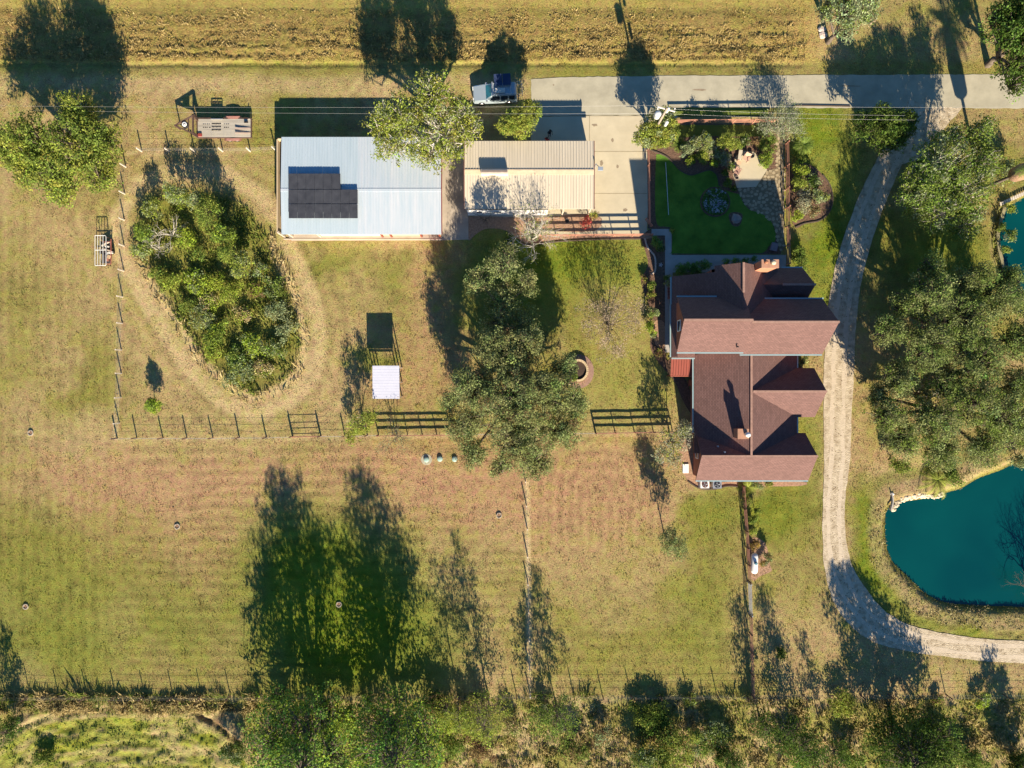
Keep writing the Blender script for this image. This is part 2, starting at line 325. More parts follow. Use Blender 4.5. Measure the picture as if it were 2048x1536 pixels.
n1 = node(t, 'ShaderNodeTexNoise', i_Scale=6.5, i_Detail=8.0, i_Roughness=.78); t.links.new(tc.outputs['Object'], n1.inputs['Vector'])
n3 = node(t, 'ShaderNodeTexNoise', i_Scale=1.6, i_Detail=9.0, i_Roughness=.75); t.links.new(tc.outputs['Object'], n3.inputs['Vector'])
mr = node(t, 'ShaderNodeMapRange'); mr.inputs[1].default_value = .3; mr.inputs[2].default_value = .7; mr.inputs[3].default_value = .62; mr.inputs[4].default_value = 1.38; t.links.new(n1.outputs[0], mr.inputs[0])
hs = node(t, 'ShaderNodeHueSaturation'); t.links.new(at.outputs['Color'], hs.inputs['Color']); t.links.new(mr.outputs[0], hs.inputs['Value'])
mh = node(t, 'ShaderNodeMapRange'); mh.inputs[1].default_value = .3; mh.inputs[2].default_value = .7; mh.inputs[3].default_value = .455; mh.inputs[4].default_value = .545; t.links.new(n3.outputs[0], mh.inputs[0]); t.links.new(mh.outputs[0], hs.inputs['Hue'])
t.links.new(hs.outputs[0], b.inputs['Base Color'])
n2 = node(t, 'ShaderNodeTexNoise', i_Scale=7.0, i_Detail=8.0, i_Roughness=.78); mp = node(t, 'ShaderNodeMapping'); mp.inputs['Scale'].default_value = (.95, 1.05, 1)
t.links.new(tc.outputs['Object'], mp.inputs[0]); t.links.new(mp.outputs[0], n2.inputs['Vector'])
ml = node(t, 'ShaderNodeMath', operation='MULTIPLY'); t.links.new(n2.outputs[0], ml.inputs[0]); t.links.new(rr.outputs['Fac'], ml.inputs[1])
bp = node(t, 'ShaderNodeBump', i_Strength=1.0, i_Distance=.11); t.links.new(ml.outputs[0], bp.inputs['Height']); t.links.new(bp.outputs[0], b.inputs['Normal'])
tag(link_mesh('ground', me, m), 'dry tan and olive mown grass of the paddocks and verges', None, None, 'structure')
def gz(x, y):
    i = int(np.clip(np.searchsorted(gx, x) - 1, 0, len(gx) - 2)); j = int(np.clip(np.searchsorted(gy, y) - 1, 0, len(gy) - 2)); return float(Z[j, i])

# water
def water(name, poly, lab):
    mb = MB().sheet(gp(poly), -.40); o = mb.build(name, M_WATER); tag(o, lab, None, None, 'structure')
m, t, b = newmat('pond_water'); b.inputs['Base Color'].default_value = (.001, .088, .092, 1); b.inputs['Roughness'].default_value = .12; b.inputs['Specular IOR Level'].default_value = .5
tc = node(t, 'ShaderNodeTexCoord'); nz = node(t, 'ShaderNodeTexNoise', i_Scale=3.0, i_Detail=3.0); t.links.new(tc.outputs['Object'], nz.inputs['Vector'])
nb = node(t, 'ShaderNodeTexNoise', i_Scale=.12, i_Detail=2.0); t.links.new(tc.outputs['Object'], nb.inputs['Vector'])
rp = node(t, 'ShaderNodeValToRGB'); rp.color_ramp.elements[0].color = (.0005, .045, .050, 1); rp.color_ramp.elements[1].color = (.001, .062, .062, 1); rp.color_ramp.elements[0].position = .35; rp.color_ramp.elements[1].position = .65
t.links.new(nb.outputs[0], rp.inputs[0]); t.links.new(rp.outputs[0], b.inputs['Base Color'])
bp = node(t, 'ShaderNodeBump', i_Strength=.3, i_Distance=.01); t.links.new(nz.outputs[0], bp.inputs['Height']); t.links.new(bp.outputs[0], b.inputs['Normal']); M_WATER = m
water('water', [(x + (x - 1980) * .02, y + (y - 1080) * .02) for x, y in POND], 'teal pond beside the curving gravel drive')
water('pond', [(x + (x - 2100) * .02, y + (y - 510) * .02) for x, y in POND2], 'dark teal upper pond at the right edge')

# ---------------------------------------------------------------- paving
M_CONC = mat('concrete', (.40, .365, .265), .9, var=.16, scale=.6, bump=.006, bscale=8, detail=8)
M_CONC2 = mat('driveway_concrete', (.52, .45, .31), .9, var=.10, scale=.5, bump=.005, bscale=8, detail=8)
M_WALK = mat('walkway_concrete', (.40, .37, .33), .9, var=.14, scale=.9, bump=.006, bscale=10, detail=8)
M_SLAB = mat('weathered_slab', (.40, .34, .27), .9, var=.25, scale=.4, bump=.006, bscale=10, detail=8)
M_GRAV = mat('gravel', (.36, .28, .18), .95, var=.12, scale=1.6, bump=.06, bscale=8, detail=10, c2=(.50, .42, .30))
for n_ in M_GRAV.node_tree.nodes:
    if n_.type == 'VALTORGB': n_.color_ramp.elements[0].position = .33; n_.color_ramp.elements[1].position = .60
M_JOINT = mat('joint', (.30, .25, .16), .95)
M_MULCH = mat('mulch', (.15, .09, .06), .95, var=.5, scale=5, bump=.05, bscale=9)
M_STRAWM = mat('light_mulch', (.36, .22, .14), .95, var=.35, scale=5, bump=.05, bscale=9)
M_LAWN = mat('lawn', (.07, .16, .015), .95, var=.28, scale=.6, bump=.05, bscale=9, c2=(.105, .21, .022), detail=8)
M_LAWN2 = mat('back_lawn', (.13, .165, .025), .95, var=.2, scale=1.5, bump=.05, bscale=9, detail=8)
def struct(name, mb, mt, lab=None): o = mb.build(name, mt); tag(o, lab, None, None, 'structure'); return o
def rough_edge(pts, j=1.0, step=9):
    out = []
    for i in range(len(pts)):
        a, b_ = pts[i], pts[(i + 1) % len(pts)]; n = max(1, int(math.hypot(b_[0] - a[0], b_[1] - a[1]) / step))
        for k in range(n):
            f = k / n; out.append((a[0] + (b_[0] - a[0]) * f + random.uniform(-j, j), a[1] + (b_[1] - a[1]) * f + random.uniform(-j, j)))
    return out
struct('road', MB().sheet(gp(rough_edge([(1062, 158), (1150, 154), (1300, 152), (1640, 150), (1900, 149), (2300, 150), (2300, 217), (1990, 217), (1920, 216), (1580, 216), (1340, 214), (1300, 231), (1158, 231), (1062, 234)], .8)), .010), M_CONC, 'pale concrete road along the top')
struct('driveway', MB().sheet(gp([(1062, 234.5), (1158, 232), (1300, 232), (1340, 214.5), (1372, 215), (1330, 262), (1300, 300), (1294, 460), (1303, 462), (1303, 472), (1080, 472), (1080, 462), (1062, 300)]), .006), M_CONC2, 'concrete apron between the workshop and the garden')
jm = MB()
for a, b_ in (((1080, 232), (1300, 232)), ((1179, 232), (1179, 300)), ((1182, 303), (1294, 303)), ((1182, 387), (1294, 387))):
    jm.beam(G(*a, .008), G(*b_, .008), .06, .012)
struct('driveway_joint', jm, M_JOINT)
struct('gravel_drive', MB().sheet(gp(GRAVEL), .016), M_GRAV, 'pale gravel drive curving round the house and pond')
stn = MB()
for x, y, a_, b2 in ((1203, 326, 4, 7), (1235, 333, 3, 4), (1107, 170, 2, 2), (1190, 250, 6, 3), (1250, 420, 5, 4), (1225, 280, 3, 5), (1400, 180, 14, 2), (1700, 172, 20, 1.5)):
    stn.sheet(gp([(x + math.cos(k * .63) * a_ * random.uniform(.6, 1.2), y + math.sin(k * .63) * b2 * random.uniform(.6, 1.2)) for k in range(10)]), .0135)
struct('ground_stain', stn, mat('stain', (.27, .21, .14), .9, var=.2, scale=3), 'brown stains on the concrete')
struct('gravel_apron', MB().sheet(gp(rough_edge([(1850, 214), (1925, 214), (1895, 250), (1862, 285), (1838, 320), (1800, 330), (1806, 260), (1818, 214)], 2)), .012), M_GRAV)
tk = MB()
for side in (-1, 1):
    A_, B_ = [], []
    for i in range(len(gc)):
        (x0, y0, _), (x1, y1, _) = gc[max(i - 1, 0)], gc[min(i + 1, len(gc) - 1)]; l = math.hypot(x1 - x0, y1 - y0); nx, ny = -(y1 - y0) / l, (x1 - x0) / l; x, y, _ = gc[i]
        q0, q1 = side * 11 - 4 - 1.2 * math.sin(i * .9) , side * 11 + 4 + 1.3 * math.sin(i * .7 + side); A_.append((x + nx * q0, y + ny * q0)); B_.append((x + nx * q1, y + ny * q1))
    tk.sheet(gp(A_ + B_[::-1]), .0195)
struct('wheel_tracks', tk, mat('packed_gravel', (.54, .45, .33), .95, var=.14, scale=2, bump=.03, bscale=8, detail=9), 'paler packed wheel tracks along the gravel drive')
# leaf litter and bare patches lying on the gravel
lb = MB()
for _ in range(420):
    i = random.randrange(2, len(gc) - 8); x, y, wd = gc[i]; p = G(x + random.gauss(0, wd * .2), y + random.uniform(-6, 6), .02 + random.random() * .004)
    if 300 < y < 560 and random.random() < .8: p = G(x + random.gauss(6, 9), y + random.uniform(-8, 8), .02)
    r = random.uniform(.03, .075); a0 = random.random() * 6
    lb.poly([p + Vector((math.cos(a0 + k * 1.256) * r * random.uniform(.6, 1.2), math.sin(a0 + k * 1.256) * r * random.uniform(.6, 1.2), 0)) for k in range(5)])
tag(lb.build('leaf_litter', mat('leaf_litter', (.16, .10, .05), .95, var=.4)), 'brown fallen leaves scattered on the gravel', 'leaf litter', None, 'stuff')
struct('barn_slab', MB().sheet(gp([(575, 290), (935, 292), (937, 479), (884, 480.5), (583, 481.5), (575, 470)]), .04, .1), M_SLAB, 'concrete slab under and beside the metal barn')
struct('workshop_slab', MB().sheet(gp([(936, 282), (1078, 283), (1078, 436), (1078, 436), (936, 432)]), .03, .1), M_SLAB)
struct('garden_path', MB().sheet(gp([(1303, 458), (1343, 458), (1343, 510), (1572, 510), (1572, 545), (1345, 545), (1345, 705), (1330, 705), (1330, 471), (1303, 471)]), .022), M_WALK, 'narrow concrete walk round the house corner')
# garden lawn, back lawn strip, mulch beds
LAWN = smooth_pts([(1312, 318), (1316, 309), (1330, 312), (1345, 325), (1362, 342), (1380, 349), (1395, 346), (1410, 341), (1422, 340), (1434, 350), (1438, 370), (1450, 380), (1468, 386), (1480, 390), (1486, 405), (1500, 420), (1520, 426), (1540, 440), (1551, 465), (1549, 484), (1538, 492), (1528, 504), (1500, 507), (1350, 507), (1344, 502), (1344, 460), (1330, 453), (1314, 448), (1310, 400)], 4, True)
struct('mulch_bed', MB().sheet(gp([(1294, 300), (1300, 262), (1345, 246), (1470, 247), (1568, 246), (1568, 340), (1520, 340), (1505, 395), (1520, 425), (1562, 440), (1562, 508), (1344, 509), (1344, 457), (1296, 457)]), .012), M_MULCH, 'brown mulch border round the garden lawn')
struct('garden_lawn', MB().sheet(gp(LAWN), .028), M_LAWN, 'deep green clipped lawn inside the fenced garden')
struct('back_lawn', MB().sheet(gp(rough_edge([(1350, 250), (1535, 250), (1545, 270), (1500, 274), (1430, 272), (1352, 275)], 1)), .024), M_LAWN2, 'strip of grass behind the garden shrubs')
struct('verge_lawn', MB().sheet(gp(rough_edge([(1345, 216), (1536, 216), (1536, 232), (1345, 232)], .6)), .014), M_LAWN2)
struct('house_bed', MB().sheet(gp(smooth_pts([(1284, 470), (1330, 472), (1330, 705), (1345, 712), (1345, 735), (1372, 760), (1385, 800), (1385, 830), (1365, 800), (1352, 768), (1330, 740), (1312, 718), (1300, 690), (1306, 640), (1290, 590), (1282, 560), (1296, 530), (1290, 500)], 3, True)), .014), M_MULCH, 'mulched flower bed along the west walk')
struct('pink_gravel', MB().sheet(gp(smooth_pts([(1308, 645), (1328, 645), (1330, 690), (1310, 688)], 3, True)), .018), M_STRAWM)
struct('rock_bed', MB().sheet(gp(smooth_pts([(936, 434), (1060, 436), (1190, 428), (1190, 462), (1080, 462), (1100, 468), (1290, 470), (1292, 478), (1200, 476), (1120, 480), (1060, 488), (1040, 480), (1020, 466), (1000, 458), (970, 458), (950, 470), (936, 480)], 3, True)), .018), M_STRAWM, 'stony bed south of the workshop')
struct('ac_pad_bed', MB().sheet(gp(smooth_pts([(1362, 880), (1388, 885), (1396, 962), (1470, 962), (1600, 962), (1600, 972), (1480, 972), (1455, 970), (1430, 976), (1400, 976), (1376, 962), (1362, 930)], 3, True)), .012), M_STRAWM, 'bare bed around the south west house corner')
struct('tank_bed', MB().sheet(gp(smooth_pts([(1500, 1080), (1530, 1085), (1540, 1130), (1543, 1142), (1520, 1152), (1503, 1158)], 3, True)), .012), M_STRAWM)
struct('east_bed', MB().sheet(gp(smooth_pts([(1582, 330), (1630, 335), (1662, 380), (1660, 420), (1640, 440), (1610, 448), (1590, 455), (1582, 420)], 4, True)), .014), M_MULCH, 'curved bed of shrubs east of the garden fence')
em_l = ['dark curb around the curved east bed', 'dark curb around the bare bed by the air conditioners', 'wavy dark curb between the garden lawn and the shrubs', 'long dark curb of the stony bed south of the workshop', 'thin dark curb at the road corner of the side lawn']
M_EDGE = mat('edging', (.10, .075, .055), .9)
for ei, pts in enumerate((smooth_pts([(1590, 455), (1610, 447), (1640, 441), (1658, 424), (1665, 400), (1660, 372), (1645, 350)], 5),
            smooth_pts([(1376, 963), (1400, 977), (1430, 978), (1455, 972), (1480, 974)], 5), smooth_pts([(1300, 300), (1330, 312), (1345, 325), (1362, 342), (1380, 350), (1395, 347), (1410, 342), (1422, 341), (1434, 351), (1438, 372)], 5),
            smooth_pts([(1040, 482), (1058, 490), (1120, 483), (1200, 479), (1285, 478)], 5), smooth_pts([(1584, 218), (1586, 213), (1595, 211.5), (1650, 212), (1700, 213)], 4))):
    em = MB()
    for i in range(len(pts) - 1): em.beam(G(*pts[i], .05), G(*pts[i + 1], .05), .12, .12)
    tag(em.build('garden_curb', M_EDGE), em_l[ei], 'curb')

# patio and flagstones
def in_poly(x, y, pts): return bool(inside(np.array([x]), np.array([y]), pts)[0])
PATIO = [(1466, 330), (1472, 312), (1488, 302), (1508, 304), (1520, 318), (1534, 340), (1512, 374), (1474, 376), (1466, 350)]
struct('patio', MB().sheet(gp(PATIO), .034, .03), M_CONC2, 'small concrete patio at the garden corner')
FLAG = [(1474, 377), (1512, 376), (1534, 342), (1553, 336), (1553, 250), (1568, 250), (1568, 500), (1558, 500), (1553, 470), (1547, 448), (1530, 432), (1510, 424), (1494, 412), (1484, 396)]
struct('flagstone_base', MB().sheet(gp(FLAG), .020), mat('flag_joint', (.22, .17, .10), .95, var=.2), 'sandy joints between flagstones')
fm = MB(); pts_f = []
for _ in range(4200):
    x = random.uniform(1474, 1568); y = random.uniform(250, 500)
    if in_poly(x, y, FLAG) and all((x - a) ** 2 + (y - b_) ** 2 > 44 for a, b_ in pts_f): pts_f.append((x, y))
for x, y in pts_f:
    k = random.choice((4, 5, 5, 6)); a0 = random.random() * 6; r = random.uniform(2.9, 4.3); el = random.uniform(.75, 1.3)
    fm.sheet(gp([(x + math.cos(a0 + i * 6.283 / k) * r * el * random.uniform(.85, 1.1), y + math.sin(a0 + i * 6.283 / k) * r / el * random.uniform(.85, 1.1)) for i in range(k)]), .036 + random.random() * .012, .03)
tag(fm.build('flagstone_paving', mat('flagstone', (.40, .32, .20), .9, var=.25, scale=.9, bump=.01, bscale=6)), 'irregular tan flagstones paving the garden walk', None, None, 'structure')
# ================================================================== BUILDINGS
def shingle(name, c, band=3.2):
    m, t, b = newmat(name); b.inputs['Roughness'].default_value = .88; b.inputs['Specular IOR Level'].default_value = .2
    tc = node(t, 'ShaderNodeTexCoord')
    br = node(t, 'ShaderNodeTexBrick', i_Scale=1.0); br.inputs['Brick Width'].default_value = .33; br.inputs['Row Height'].default_value = .16; br.inputs['Mortar Size'].default_value = .012
    br.inputs['Color1'].default_value = (*[x * .88 for x in c], 1); br.inputs['Color2'].default_value = (*[x * 1.12 for x in c], 1); br.inputs['Mortar'].default_value = (*[x * .5 for x in c], 1)
    br.offset = .5; t.links.new(tc.outputs['UV'], br.inputs['Vector'])
    nz = node(t, 'ShaderNodeTexNoise', i_Scale=.45, i_Detail=8.0, i_Roughness=.7); t.links.new(tc.outputs['Object'], nz.inputs['Vector'])
    mr = node(t, 'ShaderNodeMapRange'); mr.inputs[1].default_value = .3; mr.inputs[2].default_value = .7; mr.inputs[3].default_value = .92; mr.inputs[4].default_value = 1.08; t.links.new(nz.outputs[0], mr.inputs[0])
    hs = node(t, 'ShaderNodeHueSaturation'); t.links.new(br.outputs['Color'], hs.inputs['Color']); t.links.new(mr.outputs[0], hs.inputs['Value']); t.links.new(hs.outputs[0], b.inputs['Base Color'])
    bp = node(t, 'ShaderNodeBump', i_Strength=.8, i_Distance=.02, invert=True); t.links.new(br.outputs['Fac'], bp.inputs['Height']); t.links.new(bp.outputs[0], b.inputs['Normal'])
    return m
M_SHIN = shingle('roof_shingle', (.172, .098, .086))
M_BRICK = mat('brick_siding', (.30, .115, .075), .9, var=.2, scale=2, bump=.01, bscale=30)
M_GUT = mat('gutter', (.30, .42, .44), .4, var=.05)
M_TRIM = mat('trim', (.55, .45, .36), .6, var=.08)
M_REDMET = mat('red_metal', (.24, .06, .04), .55, var=.1, scale=1)
M_CAP = mat('ridge_cap', (.33, .20, .155), .9, var=.2, scale=3)
M_DARK = mat('dark', (.012, .012, .014), .5, var=.1)
M_BLACK = mat('black_rubber', (.02, .02, .022), .75, var=.2)
M_WHITE = mat('white_paint', (.78, .77, .74), .45, var=.05, scale=1.5)
M_GALV = mat('galvanised', (.45, .46, .47), .4, metal=.6, var=.12)
M_GLASS = mat('dark_glass', (.02, .03, .045), .08, var=.1, spec=.7)

def add_uv(o):                       # metres along / up the slope, per face
    me = o.data; uv = me.uv_layers.new(name='UVMap')
    for p in me.polygons:
        n = p.normal; a = Vector((0, 0, 1)).cross(n)
        a = a.normalized() if a.length > 1e-4 else Vector((1, 0, 0)); bb = n.cross(a)
        for li in p.loop_indices:
            c = me.vertices[me.loops[li].vertex_index].co; uv.data[li].uv = (c.dot(a), c.dot(bb))
def roof(house, polys, t=14, label=None, m=None, name='roof'):
    mb = MB()
    for p in polys: mb.slab([O(*q) for q in p], .18)
    o = mb.build(name, m or M_SHIN, house); add_uv(o)
    if label: o['label'] = label
    return o
def cap(parent, pts, wd=.22): 
    mb = MB()
    for i in range(len(pts) - 1): mb.beam(O(*pts[i]) + Vector((0, 0, .0)), O(*pts[i + 1]) + Vector((0, 0, .0)), wd, .07)
    return mb.build('ridge_cap', M_CAP, parent)
def gut(house, a, b_, wd=.13):
    MB().beam(O(*a) - Vector((0, 0, .06)), O(*b_) - Vector((0, 0, .06)), wd, .13).build('gutter', M_GUT, house)
def prism_x(mb, x0, x1, y0, y1, yr, he, hr):    # walls and gable ends of a wing whose ridge runs east-west
    a = [O(x0, y0), O(x0, y1), O(x0, y1, he), O(x0, yr, hr), O(x0, y0, he)]; c = [O(x1, y0), O(x1, y1), O(x1, y1, he), O(x1, yr, hr), O(x1, y0, he)]
    n = len(mb.v); mb.v += a + c; mb.f += [(n, n + 1, n + 2, n + 3, n + 4), (n + 9, n + 8, n + 7, n + 6, n + 5), (n, n + 5, n + 6, n + 1), (n + 1, n + 6, n + 7, n + 2), (n, n + 4, n + 9, n + 5)]
def prism_y(mb, y0, y1, x0, x1, xr, h0, hr, h1):
    a = [O(x0, y0), O(x1, y0), O(x1, y0, h1), O(xr, y0, hr), O(x0, y0, h0)]; c = [O(x0, y1), O(x1, y1), O(x1, y1, h1), O(xr, y1, hr), O(x0, y1, h0)]
    n = len(mb.v); mb.v += a + c; mb.f += [(n, n + 1, n + 2, n + 3, n + 4), (n + 9, n + 8, n + 7, n + 6, n + 5), (n, n + 5, n + 6, n + 1), (n + 1, n + 6, n + 7, n + 2), (n, n + 4, n + 9, n + 5)]
def window(house, p, q, h0, h1, out):           # on a vertical wall between two plan points
    p = O(*p); q = O(*q); d = (q - p).normalized(); n = Vector((out[0], out[1], 0))
    a = p + n * .03; b_ = q + n * .03; mb = MB()
    for (u, v) in (((a + Vector((0, 0, h0))), (b_ + Vector((0, 0, h0)))), ((a + Vector((0, 0, h1))), (b_ + Vector((0, 0, h1)))),
                   ((a + Vector((0, 0, h0))), (a + Vector((0, 0, h1)))), ((b_ + Vector((0, 0, h0))), (b_ + Vector((0, 0, h1))))): mb.beam(u, v, .08)
    f = mb.build('window', M_WHITE, house)
    pm = MB().beam(a + Vector((0, 0, (h0 + h1) / 2)) - n * .015, b_ + Vector((0, 0, (h0 + h1) / 2)) - n * .015, .03, h1 - h0); g = pm.build('pane', M_GLASS, house); g.parent = f

H = mroot('brick_house', O(450, -20), 'large brick house under brown shingle gable roofs inside the curve of the gravel drive', 'house')
# walls (inset from the eaves)
wm = MB(); prism_x(wm, 316, 422, -155, -66, -113.3, 104, 150); prism_x(wm, 421, 574, -152, -66, -111.5, 88, 131)
prism_y(wm, -203, -120, 318, 372, 372, 50, 96, 96); prism_y(wm, -213, -120, 371.5, 512, 417, 96, 130, 52); prism_x(wm, 470, 560, -216, -150, -185.7, 50, 84)
prism_y(wm, -60, 100, 357, 545, 449, 44, 78, 44); prism_x(wm, 460, 584, -25, 58, 14, 44, 78); prism_x(wm, 362, 567, 100, 181, 135.5, 40, 78)
wm.build('wall', M_BRICK, H)
AW = roof(H, [[(304.4, -160.5, 106), (304.4, -113.3, 157), (427, -113.3, 157), (427, -160.5, 106)][::-1], [(304.4, -113.3, 157), (304.4, -59, 106), (427, -59, 106), (427, -113.3, 157)]], label='tall roof over the two storey west end')
AE = roof(H, [[(425, -159, 89), (425, -111.4, 139), (588, -111.4, 139), (581, -159, 89)][::-1], [(425, -111.4, 139), (425, -56, 87), (581, -56, 87), (588, -111.4, 139)]], label='long two storey roof reaching the gravel drive')
Bm = roof(H, [[(309, -207.5, 48), (309, -153, 48), (376, -120, 101.5), (376, -207.5, 101.5)], [(376, -219, 102), (376, -116, 102), (417, -114, 136), (417, -219, 136)], [(417, -219, 136), (417, -114, 136), (517, -116, 50), (517, -219, 50)]], label='steep saltbox roof on the north end')
Cm = roof(H, [[(470, -223.5, 50), (470, -185.7, 91), (567, -185.7, 91), (560, -223.5, 50)][::-1], [(470, -185.7, 91), (470, -148, 50), (560, -148, 50), (567, -185.7, 91)]], label='small north east gable roof in shade')
Dm = roof(H, [[(351.5, -56, 46), (351.5, 134, 46), (449, 134, 84), (449, -80, 84)][::-1][::-1], [(449, -80, 84), (449, 134, 84), (551, 134, 46), (551, -56, 46)]], label='long low roof running north to south')
Fm = roof(H, [[(452, -31, 46), (452, 14, 84.5), (591, 14, 84.5), (584, -31, 46)][::-1], [(452, 14, 84.5), (452, 64, 46), (585, 64, 46), (591, 14, 84.5)]], label='gable roof jutting east at mid house')
Em = roof(H, [[(356, 97, 45), (356, 135.5, 84), (574, 135.5, 84), (567, 94.7, 45)][::-1], [(356, 135.5, 84), (356, 186.5, 43), (574, 186.5, 43), (574, 135.5, 84)]], label='south gable roof')
roof(H, [[(308, -154, 46), (308, -52, 46), (318, -52, 55), (318, -154, 55)]], label='narrow porch roof along the west wall')
roof(H, [[(309, -62, 46), (309, -51, 44), (353, -51, 48), (353, -62, 50)]], label='short flat roof over the west porch end')
cap(H, [(304.4, -113.3, 158.2), (427, -113.3, 158.2)]); cap(H, [(427, -111.4, 140.2), (588, -111.4, 140.2)]); cap(H, [(417, -219, 137), (417, -165, 137)]); cap(H, [(505, -185.7, 92), (567, -185.7, 92)])
cap(H, [(449, -70, 85.2), (449, 134, 85.2)]); cap(H, [(452, 14, 85.8), (591, 14, 85.8)]); cap(H, [(356, 135.5, 85.3), (574, 135.5, 85.3)])
# courses standing proud beside the ridges of the rougher west slopes
gut(H, (304.4, -162, 105), (378, -162, 105)); gut(H, (462, -160.5, 88), (583, -160.5, 88)); gut(H, (304.4, -57.5, 105), (427, -57.5, 105)); gut(H, (427, -54.5, 86), (581, -54.5, 86))
gut(H, (520, -225, 49), (560, -225, 49)); gut(H, (307, -207, 47), (307, -154, 47)); gut(H, (306.5, -154, 45), (306.5, -52, 45)); gut(H, (350, -50, 45), (350, 95, 45)); gut(H, (552.5, -56, 45), (552.5, -30, 45)); gut(H, (552.5, 64, 45), (552.5, 96, 45))
gut(H, (309, -49.5, 43.5), (353, -49.5, 47.5)); gut(H, (356, 188, 42), (574, 188, 42))
# brick chimneys
def chimney(x0, x1, y0, y1, h0, h1, flues, m, lab):
    c = MB().box(O(x0, y1, h0), O(x1, y0, h1)).build('chimney', m, H); c['label'] = lab
    k = MB().box(O(x0 - 1.0, y1 + 1.0, h1), O(x1 + 1.0, y0 - 1.0, h1 + 2.2)).build('chimney_cap', mat('chimney_top', (.42, .23, .15), .9, var=.15), H); k.parent = c
    for fxx, fyy, r, hh, mt in flues:
        f = MB().lathe(O(fxx, fyy, h1 + 2.3), [(r * .8, 0), (r * .8, hh * .7), (r, hh * .7), (r * 1.05, hh * .85), (r * .5, hh)], 20).build('flue', mt, H, True); f.parent = c
M_CLAY = mat('clay_flue', (.62, .5, .34), .8, var=.1)
M_BRK2 = mat('chimney_brick', (.42, .19, .11), .9, var=.15, scale=6)
chimney(446, 475, -221, -208, 60, 146, [(464, -215.5, .23, .5, M_CLAY), (452, -216.5, .17, .35, mat('terracotta', (.40, .17, .09), .8))], M_BRK2, 'wide brick chimney with two round flues at the north end')
chimney(419, 438, 84, 101, 60, 99, [(433, 93, .25, .85, M_WHITE)], M_BRK2, 'small brick chimney with a white flue cap on the long low roof')
for x, y, h in ((411, -68, 116), (390, 118, 66.5), (400, 128, 76)):
    v = MB(); c = O(x, y, h); v.tube([c, c + Vector((0, 0, .35))], .06, 8); v.lathe(c + Vector((0, 0, .35)), [(.1, 0), (.1, .04), (.03, .07)], 8); v.build('roof_vent', M_DARK if y < 0 else M_GALV, H)
window(H, (360, -155), (385, -155), 3.4, 4.8, (0, 1)); window(H, (500, -152), (520, -152), 3.2, 4.4, (0, 1)); window(H, (316, -120), (316, -100), 3.6, 4.9, (-1, 0)); window(H, (362, 130), (362, 145), 1.2, 2.2, (-1, 0))
window(H, (390, 181), (410, 181), 1.0, 2.1, (0, -1)); window(H, (470, 181), (500, 181), 1.0, 2.1, (0, -1)); window(H, (584, 5), (584, 22), 1.0, 2.1, (1, 0)); window(H, (567, 130), (567, 145), 1.0, 2.1, (1, 0))
d = MB().box(O(352, -8), O(357.5, 4, 38)); d.build('door', mat('door_paint', (.25, .08, .05), .6), H)
# porch awning, ribbed red metal
A = mroot('porch_awning', O(330, -35), 'ribbed red metal awning over the west porch steps', 'awning')
am = MB(); am.slab([O(309, -50, 41), O(309, -16, 34), O(351, -16, 34), O(351, -50, 41)], .05)
for i in range(9): x = 309.5 + i * 5.1; am.beam(O(x, -50, 41.7), O(x, -16, 34.7), .07, .06)
am.build('roof', M_REDMET, A)
MB().beam(O(309, -15.3, 32.5), O(351, -15.3, 32.5), .08, .22).build('fascia', mat('awning_fascia', (.45, .14, .09), .5), A)
for x in (311, 349): MB().beam(O(x, -17), O(x, -17, 33), .12).build('post', M_REDMET, A)

# ---- metal barn ----
def metal(name, c, c2, rib=.9, along='x', streak=.0, rough=.35):
    m, t, b = newmat(name); b.inputs['Roughness'].default_value = rough; b.inputs['Metallic'].default_value = 0.0; b.inputs['Specular IOR Level'].default_value = .5
    tc = node(t, 'ShaderNodeTexCoord'); mp = node(t, 'ShaderNodeMapping'); mp.inputs['Scale'].default_value = (1.4, .12, 1) if along == 'x' else (.12, 1.4, 1)
    t.links.new(tc.outputs['Object'], mp.inputs[0]); nz = node(t, 'ShaderNodeTexNoise', i_Scale=1.6, i_Detail=6.0, i_Roughness=.7); t.links.new(mp.outputs[0], nz.inputs['Vector'])
    rp = node(t, 'ShaderNodeValToRGB'); rp.color_ramp.elements[0].position = .35; rp.color_ramp.elements[1].position = .65; rp.color_ramp.elements[0].color = (*c, 1); rp.color_ramp.elements[1].color = (*c2, 1)
    t.links.new(nz.outputs[0], rp.inputs[0]); t.links.new(rp.outputs[0], b.inputs['Base Color']); return m
M_BARN = metal('barn_roof_metal', (.40, .49, .545), (.45, .53, .585))
M_BARN2 = metal('weathered_roof_metal', (.43, .51, .57), (.54, .57, .61))
M_TANR = metal('tan_roof_metal', (.57, .50, .38), (.65, .57, .44))
M_WALLW = mat('white_wall_metal', (.70, .62, .50), .6, var=.05)
M_WALLT = mat('tan_wall_metal', (.55, .42, .26), .7, var=.08)
B = mroot('metal_barn', O(-300, -390), 'wide open-fronted barn with a flat pale blue metal roof', 'barn')
hb, hr_ = 45, 49.5
def bk(v, h): return v * (1 - h / F)
bx0, bxm, bx1 = bk(-461, hb), bk(-308, hb), bk(-141, hb); by0, byr, by1 = bk(-494, hb), bk(-388, hr_), bk(-299.5, hb)
